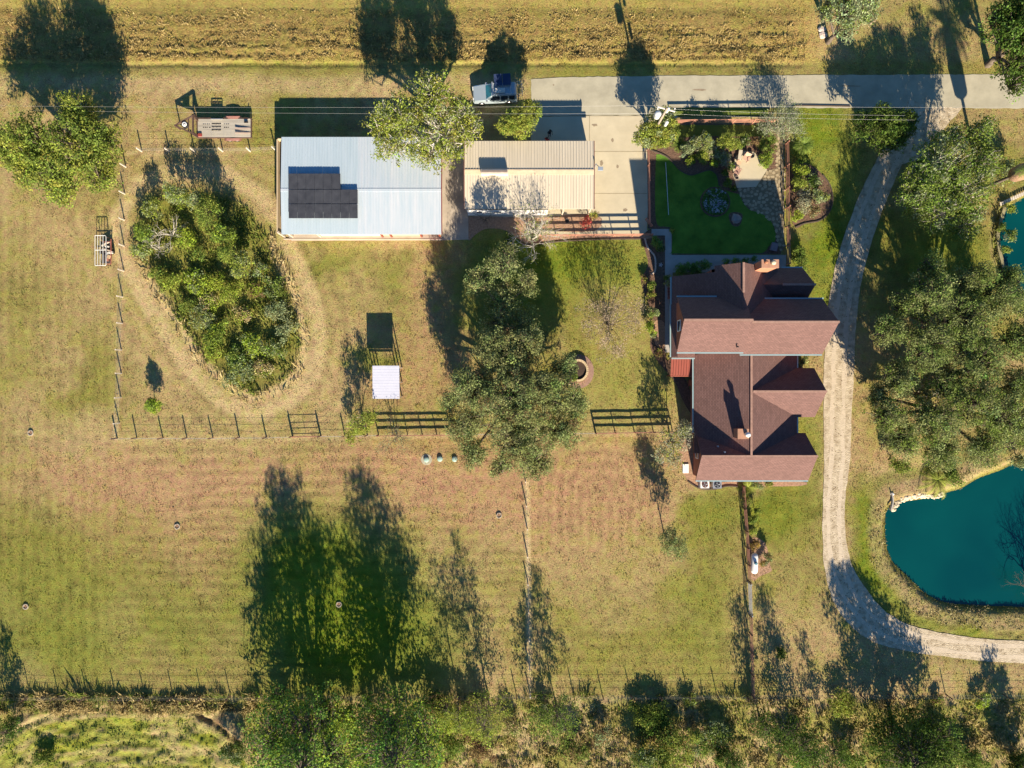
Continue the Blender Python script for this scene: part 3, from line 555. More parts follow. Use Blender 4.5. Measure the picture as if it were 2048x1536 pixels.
for (xa, xb, mt, lb_) in ((bx0, bxm, M_BARN, 'smooth pale blue west half'), (bxm, bx1, M_BARN2, 'streaked weathered east half')):
    mb = MB(); mb.slab([O(xa, by0, hb), O(xa, byr, hr_), O(xb, byr, hr_), O(xb, by0, hb)], .08); mb.slab([O(xa, byr, hr_), O(xa, by1, hb), O(xb, by1, hb), O(xb, byr, hr_)], .08)
    n = int((xb - xa) * S / .3)
    for i in range(n):
        x = xa + (i + .5) * (xb - xa) / n; mb.beam(O(x, by0, hb + .3), O(x, byr, hr_ + .3), .035, .03); mb.beam(O(x, byr, hr_ + .3), O(x, by1, hb + .3), .035, .03)
    o = mb.build('roof', mt, B); o['label'] = lb_
MB().beam(O(bx0, byr, hr_ + .25), O(bx1, byr, hr_ + .25), .3, .03).build('ridge_cap', M_BARN2, B)
MB().beam(O(bx1 + .6, by0, hb - 1), O(bx1 + .6, byr, hr_ - 1), .08, .22).beam(O(bx1 + .6, byr, hr_ - 1), O(bx1 + .6, by1, hb - 1), .08, .22).build('east_fascia', M_REDMET, B)
MB().box(O(-456, -476), O(-454, -295, 43)).box(O(-456, -476), O(-142, -474, 43)).box(O(-143, -476), O(-141, -294, 43)).build('wall', M_WALLT, B)
xs = [-438, -382, -258, -240, -180, -143]
for i, (xa, xb) in enumerate(zip(xs[:-1], xs[1:])):
    if i == 0: MB().box(O(xa, -300, 0), O(xb, -299, 42)).build('shaded_bay', mat('bay_back', (.36, .31, .24), .8), B)
    elif i == 4: MB().box(O(xa, -300, 0), O(xb, -299, 42)).build('door', M_BRICK, B)
    else: MB().box(O(xa, -297.5 + (i > 1) * -1, 0), O(xb, -296, 42)).build('door', M_WALLW if i == 1 else M_WALLT, B)
for x in xs + [-454]: MB().box(O(x - 1.6, -296.5, 0), O(x + 1.6, -293, 43)).build('post', M_REDMET if x > -300 else M_TRIM, B)
MB().beam(O(-456, -289.5, .9), O(-141, -289, .9), .12, .06).build('door_track', M_TRIM, B)
# solar panels on the barn roof
SA = mroot('solar_array', O(-380, -370, 52), 'dark stepped solar panel array on the pale blue barn roof', 'solar panels')
M_PV = mat('photovoltaic', (.04, .042, .05), .42, var=.12, scale=1.4, spec=.5, c2=(.056, .058, .066)); M_PVF = mat('panel_frame', (.05, .045, .045), .4)
def barn_h(y): return hb + (hr_ - hb) * ((y - by0) / (byr - by0) if y < byr else (by1 - y) / (by1 - byr))
for r, (ya, yb, n) in enumerate(((-421, -390, 6), (-389, -361, 8), (-360, -332, 8))):
    for i in range(n):
        k = 1 - 56 / F; x0 = (-447 + i * 17.3) * k; x1 = x0 + 16.9 * k; y0 = ya * k; y1 = yb * k; h0 = 55.0 + random.uniform(-.12, .12); h1 = h0 - .4
        a, b1, c, d = O(x0, y1, h1), O(x1, y1, h1), O(x1, y0, h0 + .25), O(x0, y0, h0 + .25)
        MB().slab([a, b1, c, d], .05).build('solar_panel', M_PV, SA)
mb = MB()
for x in (-440, -400, -360, -325): mb.beam(O(x * .96, -421 * .96 if x < -345 else -389 * .96, 53.4), O(x * .96, -332 * .96, 53), .05)
for x in (-440, -400, -360):
    for y in (-415, -375, -335): mb.beam(O(x * .96, y * .96, barn_h(y * .96)), O(x * .96, y * .96, 53.4), .05)
mb.build('mounting_rail', M_GALV, SA)

# ---- workshop ----
Wk = mroot('workshop', O(30, -415), 'tan ribbed metal workshop with its gable ridge east to west', 'workshop')
wx0, wx1 = -94.5 * .966, 163.3 * .966; wy0, wyr, wy1 = -486 * .966, -427 * (1 - 51 / F), -350 * .966
for (ya, yb, ha, hb2, lb_) in ((wy0, wyr, 46.5, 51, 'north roof slope'), (wyr, wy1, 51, 46.5, 'south roof slope')):
    mb = MB(); mb.slab([O(wx0, ya, ha), O(wx0, yb, hb2), O(wx1, yb, hb2), O(wx1, ya, ha)], .07); n = 46
    for i in range(n + 1): x = wx0 + .6 + i * (wx1 - wx0 - 1.2) / n; mb.beam(O(x, ya, ha + .5), O(x, yb, hb2 + .5), .05, .055)
    o = mb.build('roof', M_TANR, Wk); o['label'] = lb_
MB().slab([O(wx0, wyr - 2, 52.2), O(wx0, wyr, 52.4), O(wx1, wyr, 52.4), O(wx1, wyr - 2, 52.2)], .03).slab([O(wx0, wyr, 52.4), O(wx0, wyr + 8, 51.8), O(wx1, wyr + 8, 51.8), O(wx1, wyr, 52.4)], .03).build('ridge_cap', mat('cap_metal', (.70, .54, .36), .5), Wk)
for x in (wx0 - .8, wx1 + .8):
    MB().beam(O(x, wy0, 46), O(x, wyr, 50.6), .09, .2).beam(O(x, wyr, 50.6), O(x, wy1, 46), .09, .2).build('fascia', mat('brown_fascia', (.20, .09, .07), .6), Wk)
wl = MB(); prism_x(wl, -88, 70, -462, -337.5, wyr, 42, 47); prism_x(wl, 70.5, 154, -462, -395, wyr, 42, 46); wl.build('wall', mat('workshop_wall', (.74, .72, .70), .7, var=.05), Wk)
window(Wk, (-70, -337.5), (-58, -337.5), 1.1, 1.9, (0, -1)); window(Wk, (-36, -337.5), (-20, -337.5), 1.1, 1.9, (0, -1)); window(Wk, (90, -462), (110, -462), 1.0, 2.0, (0, 1))
MB().box(O(20, -463.2), O(60, -462, 40)).build('roller_door', M_WHITE, Wk)
for x in (100, 152): MB().beam(O(x, -339), O(x, -339, 45), .12).build('porch_post', M_TRIM, Wk)
rv = MB(); k = 1 - 66 / F; rv.box(O(-62 * k, -421.5 * k, 49), O(-8 * k, -431 * k, 62)); rv.build('ridge_vent', mat('vent_metal', (.62, .55, .45), .5), Wk)
MB().box(O(-61 * k, -424.5 * k, 62), O(-9 * k, -428.5 * k, 63)).build('vent_slot', mat('vent_slot', (.25, .2, .17), .6), Wk)
Lp = mroot('yard_light', O(161, -421), 'grey yard light on a pole at the east end of the tan workshop', 'street light')
MB().tube([O(161, -421), O(161, -421, 58)], .075, 10).build('pole', M_GALV, Lp)
MB().beam(O(161, -421, 57), O(170, -413, 60), .05).build('arm', M_GALV, Lp)
hd = MB(); k = 1 - 60 / F; hd.box(O(172 * k, -427 * k, 59), O(182 * k, -434 * k, 62)); hd.build('lamp_head', mat('lamp_head', (.26, .30, .36), .5), Lp)

# ---- white roofed shelter ----
Sh = mroot('shelter', O(-243, -3), 'small open shelter with a white ribbed roof in the paddock', 'shelter')
k = 1 - 49 / F; sm = MB(); x0, x1, y0, y1 = -279 * k, -225 * k, -36.5 * k, 29.5 * k
sm.slab([O(x0, y1, 48), O(x1, y1, 48), O(x1 - .3, y0, 51), O(x0 + .3, y0, 51)], .05)
for i in range(12): y = y0 + (i + .5) * (y1 - y0) / 12; h = 51 - 3 * (i + .5) / 12; sm.beam(O(x0, y, h), O(x1, y, h), .05, .012)
sm.build('roof', mat('white_roof_metal', (.54, .55, .64), .5, var=.05), Sh)
for x in (x0 + 3, x1 - 3):
    for y in (y0 + 3, (y0 + y1) / 2, y1 - 3): MB().beam(O(x, y), O(x, y, 48.5), .11).build('post', M_TRIM, Sh)
MB().beam(O(x0 + 3, y0 + 3, 46), O(x1 - 3, y0 + 3, 46), .1).build('roof_beam', M_TRIM, Sh); MB().beam(O(x0 + 3, y1 - 3, 44), O(x1 - 3, y1 - 3, 44), .1).build('roof_beam', M_TRIM, Sh)
# ================================================================== FENCES
M_POST = mat('pale_post', (.62, .54, .44), .85, var=.15, scale=3)
M_RUST = mat('rust_wood', (.40, .19, .13), .85, var=.2, scale=3)
M_BROWN = mat('brown_wood', (.16, .085, .06), .9, var=.3, scale=3)
M_WIRE = mat('wire', (.30, .28, .25), .6)
def zz(p): return gz(p.x, p.y) if abs(p.x) < 61 and abs(p.y) < 46 else 0
def fence(name, label, cat, pts, spacing, h, rails, m_post, m_rail, pw=.1, rw=.12, rt=.035, wire=False, posts=None, group=None, rail_name='rail'):
    base = G(*pts[0]); r = mroot(name, base, label, cat, group)
    pl = []
    if posts: pl = [G(*p) for p in posts]
    else:
        for i in range(len(pts) - 1):
            a, b_ = G(*pts[i]), G(*pts[i + 1]); n = max(1, round((b_ - a).length / spacing))
            for q in range(n + (i == len(pts) - 2)): pl.append(a + (b_ - a) * (q / n))
    for p in pl:
        z = zz(p); hh = h * random.uniform(.96, 1.06); lean = Vector((random.uniform(-.03, .03), random.uniform(-.03, .03), 0))
        MB().beam(p + Vector((0, 0, z - .1)), p + Vector((0, 0, z + hh)) + lean, pw).build('post', m_post, r)
    line = pl if posts else [G(*p) for p in pts]
    for rh in rails:
        mb = MB()
        for i in range(len(pl) - 1):
            a, b_ = pl[i], pl[i + 1]; off = Vector((0, 0, 0))
            if wire: mb.tube([a + Vector((0, 0, zz(a) + rh)), b_ + Vector((0, 0, zz(b_) + rh))], .008, 4)
            else: mb.beam(a + Vector((0, 0, zz(a) + rh)), b_ + Vector((0, 0, zz(b_) + rh)), rt, rw)
        mb.build('wire' if wire else rail_name, m_rail, r)
    return r
W3 = (.35, .7, 1.05)
fence('wire_fence', 'wire fence with pale posts behind the trailer, above the shrub thicket', 'fence', [(258, 303)], 3, 1.15, W3, M_POST, M_WIRE, .12, wire=True, posts=[(284, 303), (339, 303), (390, 303), (446, 303), (501, 303), (551, 300), (562, 299)])
fence('wire_fence', 'long wire fence with pale leaning posts west of the thicket', 'fence', [(252, 334)], 3, 1.15, W3, M_POST, M_WIRE, .12, wire=True, posts=[(252, 334), (250, 388), (249, 440), (248.5, 492), (248, 542), (246, 594), (245, 647), (243, 700), (243, 747), (242, 795), (239, 846), (234, 876)])
fence('wire_fence', 'wire fence south of the thicket paddock, from its corner to the metal gate', 'fence', [(234, 876)], 3, 1.2, W3, M_BROWN, M_WIRE, .12, wire=True, posts=[(235, 877), (274, 876), (326, 876), (374, 876), (426, 876), (479, 875), (533, 875), (585, 873)])
fence('wire_fence', 'short wire fence between the metal gate and the yellow green bush', 'fence', [(641, 872)], 3, 1.2, W3, M_BROWN, M_WIRE, .12, wire=True, posts=[(642, 872), (690, 872), (735, 871), (757, 870)])
fence('wire_fence', 'wire fence passing under the big round oak', 'fence', [(900, 869)], 3, 1.2, W3, M_BROWN, M_WIRE, .07, wire=True, posts=[(903, 869), (950, 868), (1000, 868), (1050, 867), (1100, 867), (1150, 866), (1190, 866)])
fence('wire_fence', 'thin wire fence running south from the oak to the bottom fence', 'fence', [(1053, 965)], 3, 1.15, W3, M_POST, M_WIRE, .12, wire=True, posts=[(1051, 962), (1053, 1010), (1054, 1055), (1055, 1110), (1056, 1165), (1057, 1220), (1058, 1275), (1059, 1330), (1060, 1386)])
bp_ = [(3 + 57.2 * i, 1391 - (i > 16) * 2 - (i > 26) * 1) for i in range(37)]
fence('wire_fence', 'very long wire fence along the bottom of the mown fields', 'fence', bp_[:1], 3, 1.35, W3, M_BROWN, M_WIRE, .085, wire=True, posts=bp_)
gt = mroot('metal_gate', G(586, 872), 'rusty tube farm gate in the south paddock fence', 'gate')
gm = MB()
for h in (.15, .45, .75, 1.15): gm.tube([G(587, 873, h), G(640, 872, h)], .022, 6)
for x in (587, 613, 640): gm.tube([G(x, 872.5, .15), G(x, 872.5, 1.15)], .022, 6)
gm.build('gate_frame', M_RUST, gt); MB().beam(G(586, 873), G(586, 873, 1.35), .12).build('post', M_BROWN, gt); MB().beam(G(641.5, 872), G(641.5, 872, 1.35), .12).build('post', M_BROWN, gt)
R3 = (.42, .80, 1.16)
fence('rail_fence', 'red brown board fence between the big oak and the yellow green bush', 'fence', [(757, 871), (903, 869)], 1.75, 1.2, R3, M_RUST, M_RUST, .1, .15)
fence('rail_fence', 'brown board fence from the wire fence to the house corner bush', 'fence', [(1192, 866), (1345, 863)], 2.0, 1.25, R3, M_RUST, M_RUST, .1, .15)
fence('rail_fence', 'pink brown board fence south of the workshop', 'fence', [(1075, 474), (1302, 472)], 1.95, 1.2, R3, M_RUST, M_RUST, .1, .15)
fence('rail_fence', 'red board fence between the concrete apron and the garden lawn', 'fence', [(1294, 300), (1296, 400), (1297, 448)], 2.2, 1.25, R3, M_RUST, M_RUST, .1, .18)
g2 = mroot('garden_gate', G(1297, 449), 'small red gate standing ajar at the lawn corner', 'gate')
for h in (.3, .7, 1.1): MB().beam(G(1290, 441, h), G(1301, 455, h), .04, .13).build('rail', M_RUST, g2)
MB().beam(G(1290, 441, .25), G(1290, 441, 1.15), .07).beam(G(1301, 455, .25), G(1301, 455, 1.15), .07).build('stile', M_RUST, g2)
fence('rail_fence', 'pink brown board fence between the garden shrubs and the road verge', 'fence', [(1344, 248), (1545, 246)], 2.05, 1.25, R3, M_RUST, M_RUST, .1, .16)
fence('rail_fence', 'dark red fence beside the flagstone walk', 'fence', [(1568, 245), (1570, 380), (1572, 530)], 2.3, 1.35, R3, M_RUST, M_RUST, .1, .15)
fence('rail_fence', 'long red brown fence south of the house beside the propane tank', 'fence', [(1482, 970), (1489, 1060), (1495, 1160)], 2.2, 1.3, R3, M_BROWN, M_RUST, .1, .15)
fence('rail_fence', 'red brown fence from the grey gate down to the bottom fence', 'fence', [(1497, 1228), (1499, 1300), (1502, 1388)], 2.2, 1.3, R3, M_BROWN, M_RUST, .1, .15)
g3 = mroot('metal_gate', G(1496, 1194), 'grey weathered gate set in the long red fence', 'gate')
for h in (.3, .6, .9, 1.2): MB().beam(G(1495, 1163, h), G(1497, 1225, h), .05, .06).build('rail', M_GALV, g3)
MB().beam(G(1495, 1163), G(1495, 1163, 1.35), .12).build('post', M_GALV, g3); MB().beam(G(1497, 1225), G(1497, 1225, 1.35), .12).build('post', M_GALV, g3)

# ================================================================== POLE, WIRES
M_POLE = mat('pole_wood', (.33, .27, .21), .9, var=.2); M_XF = mat('transformer_paint', (.62, .64, .64), .4, var=.05)
Up = mroot('utility_pole', G(1298, 281), 'wooden utility pole with white transformers rising out of the round tree', 'utility pole')
b0 = G(1298, 281); MB().tube([b0, b0 + Vector((0, 0, 8.9))], [.15, .10], 12).build('pole', M_POLE, Up, True)
MB().beam(b0 + Vector((-.9, .35, 8.4)), b0 + Vector((.9, -.15, 8.4)), .1).build('crossarm', mat('crossarm', (.7, .66, .6), .8), Up)
for dx, dy, r, z in ((-.48, .22, .33, 6.2), (.55, -.42, .17, 5.6), (.38, .45, .17, 6.9)):
    MB().lathe(b0 + Vector((dx, dy, z)), [(r * .9, 0), (r, .05), (r, .75), (r * 1.06, .78), (r * .7, .88), (.05, .92)], 16).build('transformer', M_XF, Up, True)
for dx in (-.85, 0, .85): MB().lathe(b0 + Vector((dx, .1, 8.45)), [(.04, 0), (.07, .06), (.05, .14)], 8).build('insulator', M_WHITE, Up)
M_LINE = mat('cable', (.45, .44, .42), .35, metal=.3)
def cable(name, lab, a, b_, sag, r=.0065, n=28):
    a = Vector(a); b_ = Vector(b_); ps = []
    for i in range(n + 1):
        t_ = i / n; p = a + (b_ - a) * t_; p.z -= sag * 4 * t_ * (1 - t_); ps.append(p)
    o = MB().tube(ps, r, 5).build(name, M_LINE, None, True); tag(o, lab, 'power line', 'overhead power lines across the top')
pt = b0 + Vector((0, .1, 8.5))
cable('power_line', 'upper power line from the utility pole to the left edge', pt + Vector((-.85, .3, .1)), T(-60, 211, 7.6), .5)
cable('power_line', 'lower power line from the utility pole to the left edge', pt + Vector((0, -.25, -.5)), T(60, 221, 7.0), .4)
cable('power_line', 'northernmost power line running right from the utility pole', pt + Vector((.85, .35, .1)), T(2060, 214, 8.6), .3)
cable('power_line', 'middle power line running right from the utility pole', pt + Vector((0, .0, 0)), T(1810, 231, 8.3), .3)
cable('power_line', 'southernmost power line running right from the utility pole', pt + Vector((.1, -.2, -.7)), T(1830, 240, 7.4), .3)

# ================================================================== GOOSENECK TRAILER
M_DECK = mat('deck_planks', (.44, .40, .33), .9, var=.2, scale=1.2, stretch=(.25, 3, 1)); M_TRF = mat('trailer_rust', (.10, .06, .045), .75, var=.3, scale=3); M_FEND = mat('fender', (.42, .20, .15), .6, var=.12)
Tr = mroot('gooseneck_trailer', G(450, 260), 'rusty flatbed gooseneck trailer with plank deck parked on the dry verge', 'trailer')
k = 1 - 14 / F
def D(x, y, h): return O((x - 1024) * (1 - h / F), (y - 768) * (1 - h / F), h)
dm = MB()
for i in range(14): y0 = 238 + i * 2.62; dm.box(D(396, y0 + 2.4, 13), D(501, y0, 14))
dm.build('deck', M_DECK, Tr)
fr = MB()
for y in (237, 275.5): fr.beam(D(394, y, 12), D(503, y, 12), .1, .2)
for x in (394.5, 423, 447, 475, 503): fr.beam(D(x, 237, 11.5), D(x, 275.5, 11.5), .1, .16)
fr.build('frame', M_TRF, Tr)
nk = MB()
nk.beam(D(350, 251, 27), D(386, 231, 28.5), .13, .18).beam(D(350, 251, 27), D(386, 267, 28.5), .13, .18).beam(D(386, 230.5, 28.5), D(386, 267.5, 28.5), .14, .2)
nk.beam(D(377, 236, 28), D(377, 264, 28), .09); nk.beam(D(370, 240, 27.7), D(370, 261, 27.7), .09)
nk.beam(D(386, 231, 28), D(396, 240, 13), .14, .35).beam(D(386, 267, 28), D(396, 273, 13), .14, .35).beam(D(386, 231, 28), D(394, 238, 10), .3, .3)
nk.beam(O(*(bk(350 - 1024, 27), bk(251 - 768, 27)), 6), O(*(bk(350 - 1024, 27), bk(251 - 768, 27)), 29), .12)
nk.build('gooseneck', M_TRF, Tr)
sw = D(370, 249.5, 29); w1 = MB().lathe(sw - Vector((0, 0, .12)), [(.2, 0), (.37, 0), (.38, .08), (.37, .2), (.27, .22)], 24).build('spare_wheel', M_BLACK, Tr, True)
rm = MB().lathe(sw + Vector((-.02, .02, .0)), [(.24, .0), (.26, .12), (.22, .13), (.07, .08), (.05, .14)], 24).build('rim', M_WHITE, Tr, True); rm.parent = w1
for y in (234.8, 279): 
    f_ = MB(); ps = [(449, 7), (453, 13.5), (466, 15), (479, 13.5), (483, 7)]
    yo = 2.6
    for i in range(4): f_.slab([D(ps[i][0], y + yo, ps[i][1]), D(ps[i + 1][0], y + yo, ps[i + 1][1]), D(ps[i + 1][0], y - yo, ps[i + 1][1]), D(ps[i][0], y - yo, ps[i][1])], .03)
    f_.build('fender', M_FEND, Tr)
    for x in (459, 473.5):
        c = O(bk(x - 1024, 6), bk(y - 768, 6), 6.3); sgn = -1 if y > 250 else 1
        wv = MB().tube([c - Vector((0, .12, 0)), c + Vector((0, .12, 0))], .35, 20).build('wheel', M_BLACK, Tr, True)
        q = MB().tube([c + Vector((0, -.13 * 1, 0)), c + Vector((0, .13, 0))], .2, 16).build('rim', M_WHITE, Tr, True); q.parent = wv
cl = MB()                                    # slotted headboard lying on the deck, its slots showing dark
for y in (247, 253, 259):
    for j in range(7): x = 423.5 + j * 2.7; cl.box(D(x, y + random.uniform(1.2, 2), 14.2), D(x + 2.0, y - .6, 14.6))
for y in (248, 254.5):
    for x in (406, 410, 414, 418, 448, 452, 456): cl.box(D(x, y + .9, 14.2), D(x + random.uniform(1.5, 3.4), y - .3, 14.5))
cl.build('tie_down_slot', M_DARK, Tr)
rk = MB(); 
for y in (241,): 
    rk.beam(D(423, 238, 14), D(423, 238, 24), .06).beam(D(445, 238, 14), D(445, 238, 24), .06).beam(D(423, 238, 24), D(445, 238, 24), .07).beam(D(423, 238, 20), D(445, 238, 20), .07).box(D(423, 238.6, 14), D(445, 237.4, 18))
rk.build('side_rack', M_GALV, Tr)
for y in (255.5, 265):
    MB().slab([D(470, y + 2.2, 17.5), D(501, y + 2.2, 15), D(501, y - .6, 15), D(470, y - .6, 17.5)], .06).build('loading_ramp', mat('ramp_paint', (.38, .29, .23), .7, var=.15), Tr)
MB().box(D(489, 246, 14), D(495, 242.5, 17)).build('winch', M_DARK, Tr)
MB().box(D(397, 273, 14), D(403, 267, 17)).build('toolbox', mat('red_box', (.28, .05, .04), .5), Tr)
MB().beam(D(498, 238, 6), D(498, 238, 18), .07).build('stake', M_POST, Tr)

# ================================================================== SMALL SCRAP TRAILER AND CATTLE GATE
St = mroot('scrap_trailer', G(216, 500), 'small red framed trailer of scrap beside the west fence', 'trailer')
MB().box(D(204, 527, 7), D(222, 484, 8)).build('bed', mat('dark_bed', (.06, .05, .05), .8, var=.4), St)
MB().beam(D(222, 528, 12), D(222, 478, 14), .06).beam(D(213, 528, 12), D(222, 528, 12), .06).beam(D(204, 484, 12), D(222, 484, 12), .06).beam(D(222, 528, 8), D(222, 528, 12), .06).beam(D(222, 484, 7), D(222, 484, 13), .06).build('frame', mat('red_frame', (.42, .14, .10), .7, var=.2), St)
for x in (203, 226):
    c = O(bk(x - 1024, 5), bk(503 - 768, 5), 5); wv = MB().tube([c - Vector((.08, 0, 0)), c + Vector((.08, 0, 0))], .27, 16).build('wheel', M_BLACK, St, True)
for z_, (x0, y0, x1, y1) in enumerate(((203, 485, 221, 490), (211, 491, 219, 496), (206, 498, 223, 503), (214, 503, 227, 510), (214, 513, 219, 525), (217, 508, 221, 520))):
    a = D((x0 + x1) / 2, (y0 + y1) / 2, 9); a0 = random.uniform(-.6, .6); wd = abs(x1 - x0) * S / 2; hh = abs(y1 - y0) * S / 3.4
    tag(MB().box(a - Vector((wd, hh, 0)), a + Vector((wd, hh, .12 + .03 * z_)), rz=a0).build('scrap_board', mat('scrap_%d' % z_, ((.6, .52, .4), (.62, .58, .5), (.5, .40, .30), (.66, .62, .55), (.35, .16, .11), (.5, .36, .22))[z_], .8, var=.25), None),
        ('cream scrap board at the top end of the red trailer', 'small pale offcut near the top of the red trailer', 'light board across the middle of the red trailer', 'white slanting board sticking out east of the red trailer', 'long reddish strip at the bottom of the red trailer', 'narrow tan strip near the bottom of the red trailer')[z_], 'scrap board', 'scrap boards heaped on the small trailer')
Cg = mroot('cattle_gate', G(200, 500), 'white tube cattle gate lying on top of the scrap trailer', 'gate')
cg = MB(); h = 20; ps = [(190, 471), (210.5, 471), (212, 473), (212, 529), (210.5, 531), (190, 531)]
for i in range(6): a, b_ = ps[i], ps[(i + 1) % 6]; cg.tube([D(*a, h), D(*b_, h)], .035, 6)
for x in (195.2, 200.3, 206): cg.tube([D(x, 471, h), D(x, 530.5, h)], .03, 6)
cg.tube([D(190, 500, h), D(212, 500, h)], .035, 6); cg.build('tube_frame', mat('white_tube', (.66, .66, .62), .5, var=.08), Cg)
cs = MB(); 
for x, y in ((192, 473), (192, 529), (210, 473), (210, 529)): p = D(x, y, h); cs.beam(Vector((p.x, p.y, 0)), p, .05)
cs.build('leg', M_TRF, Cg)

# ================================================================== SUV
M_CAR = mat('silver_blue_paint', (.42, .50, .54), .28, metal=.35, var=.04, spec=.6); M_CHROME = mat('chrome', (.75, .74, .72), .25, metal=.7, var=.03); M_LAMP = mat('lamp_glass', (.7, .7, .66), .1)
Cr = mroot('parked_car', G(990, 192), 'silver blue wagon with roof rack parked under the tree at the road end', 'car', rz=math.radians(180 + 3))
def sect(x, w, z0, z1, zr, wr): return [(x, -w, z0), (x, -w, z1), (x, -wr, zr), (x, wr, zr), (x, w, z1), (x, w, z0)]
body = MB(); st = [(2.42, .78, .45, .70, .74, .70), (2.30, .88, .34, .84, .88, .78), (1.35, .93, .3, .98, 1.04, .84), (1.0, .94, .3, 1.02, 1.08, .84), (.35, .95, .3, 1.03, 1.66, .66), (.1, .95, .3, 1.03, 1.74, .68), (-1.9, .95, .3, 1.03, 1.74, .68), (-2.3, .93, .32, 1.02, 1.66, .66), (-2.42, .90, .4, .95, 1.02, .8)]
for i in range(len(st) - 1):
    a, c = sect(*st[i]), sect(*st[i + 1]); n = len(body.v); body.v += [Vector(p) for p in a + c]
    for j in range(6): j2 = (j + 1) % 6; body.f.append((n + j, n + j2, n + 6 + j2, n + 6 + j))
for s_, rev in ((st[0], False), (st[-1], True)): n = len(body.v); body.v += [Vector(p) for p in sect(*s_)]; body.f.append(tuple(range(n, n + 6))[::-1] if not rev else tuple(range(n, n + 6)))
body.build('body', M_CAR, Cr, world=False)
MB().slab([(.98, -.72, 1.11), (.98, .72, 1.11), (.38, .6, 1.66), (.38, -.6, 1.66)], .02).build('windshield', mat('windshield', (.0, .14, .19), .1, var=.1, spec=.8), Cr, world=False)
for sgn in (-1, 1):
    for x0, x1 in ((.28, -.52), (-.64, -1.40), (-1.52, -2.15)):
        o_ = sgn * .012; MB().poly([(x0 + (.28 if x0 > 0 else 0), sgn * .925 + o_, 1.08), (x1, sgn * .925 + o_, 1.08), (x1, sgn * .72 + o_ * 2, 1.62), (x0, sgn * .72 + o_ * 2, 1.62)]).build('side_window', M_GLASS, Cr, world=False)
    MB().box((1.0, sgn * .98 - .08, .98), (.82, sgn * .98 + .08, 1.12)).build('wing_mirror', M_CHROME, Cr, world=False)
    MB().box((2.28, sgn * .62 - .18, .68), (2.44, sgn * .62 + .18, .82)).build('headlight', M_LAMP, Cr, world=False)
    for x in (1.5, -1.5):
        wv = MB().tube([(x, sgn * .80, .34), (x, sgn * .97, .34)], .34, 20).build('wheel', M_BLACK, Cr, True, False); q = MB().tube([(x, sgn * .82, .34), (x, sgn * .985, .34)], .19, 14).build('rim', M_CHROME, Cr, True, False); q.parent = wv
rr_ = MB()
for y in (-.62, .62): rr_.tube([(.25, y, 1.86), (-2.2, y, 1.86)], .03, 6)
for x in (.2, -.45, -1.1, -1.75, -2.2):
    rr_.tube([(x, -.66, 1.86), (x, .66, 1.86)], .028, 6)
    for y in (-.62, .62): rr_.tube([(x, y, 1.7), (x, y, 1.86)], .02, 6)
rr_.build('roof_rack', M_CHROME, Cr, world=False)
for x0 in (.02, -.92): MB().slab([(x0, -.62, 2.06), (x0 - .88, -.62, 2.06), (x0 - .88, .28 - .9 + .35, 2.06), (x0, .28 - .9 + .35, 2.06)][::-1], .03).build('solar_panel', mat('blue_panel', (.03, .05, .11), .3), Cr, world=False)
for x0 in (.02, -.92): MB().slab([(x0, -1.5, 2.08), (x0 - .88, -1.5, 2.08), (x0 - .88, -.3, 2.0), (x0, -.3, 2.0)][::-1], .03).build('awning_panel', mat('blue_panel2', (.03, .045, .10), .35), Cr, world=False)
MB().box((.0, .0, 1.9), (-1.1, .5, 1.98)).build('roof_tray', mat('tray', (.6, .58, .52), .5), Cr, world=False)
MB().box((.3, -.75, 1.84), (.18, .75, 1.92)).build('light_bar', M_CHROME, Cr, world=False)
lr = MB()
for z in (.9, 1.5): lr.tube([(-2.4, -.8, z), (-3.0, -.8, z), (-3.0, .55, z), (-2.4, .55, z)], .025, 6)
for y in (-.8, .55): lr.tube([(-3.0, y, .9), (-3.0, y, 1.5)], .025, 6)
lr.build('rear_carrier', M_CHROME, Cr, world=False)

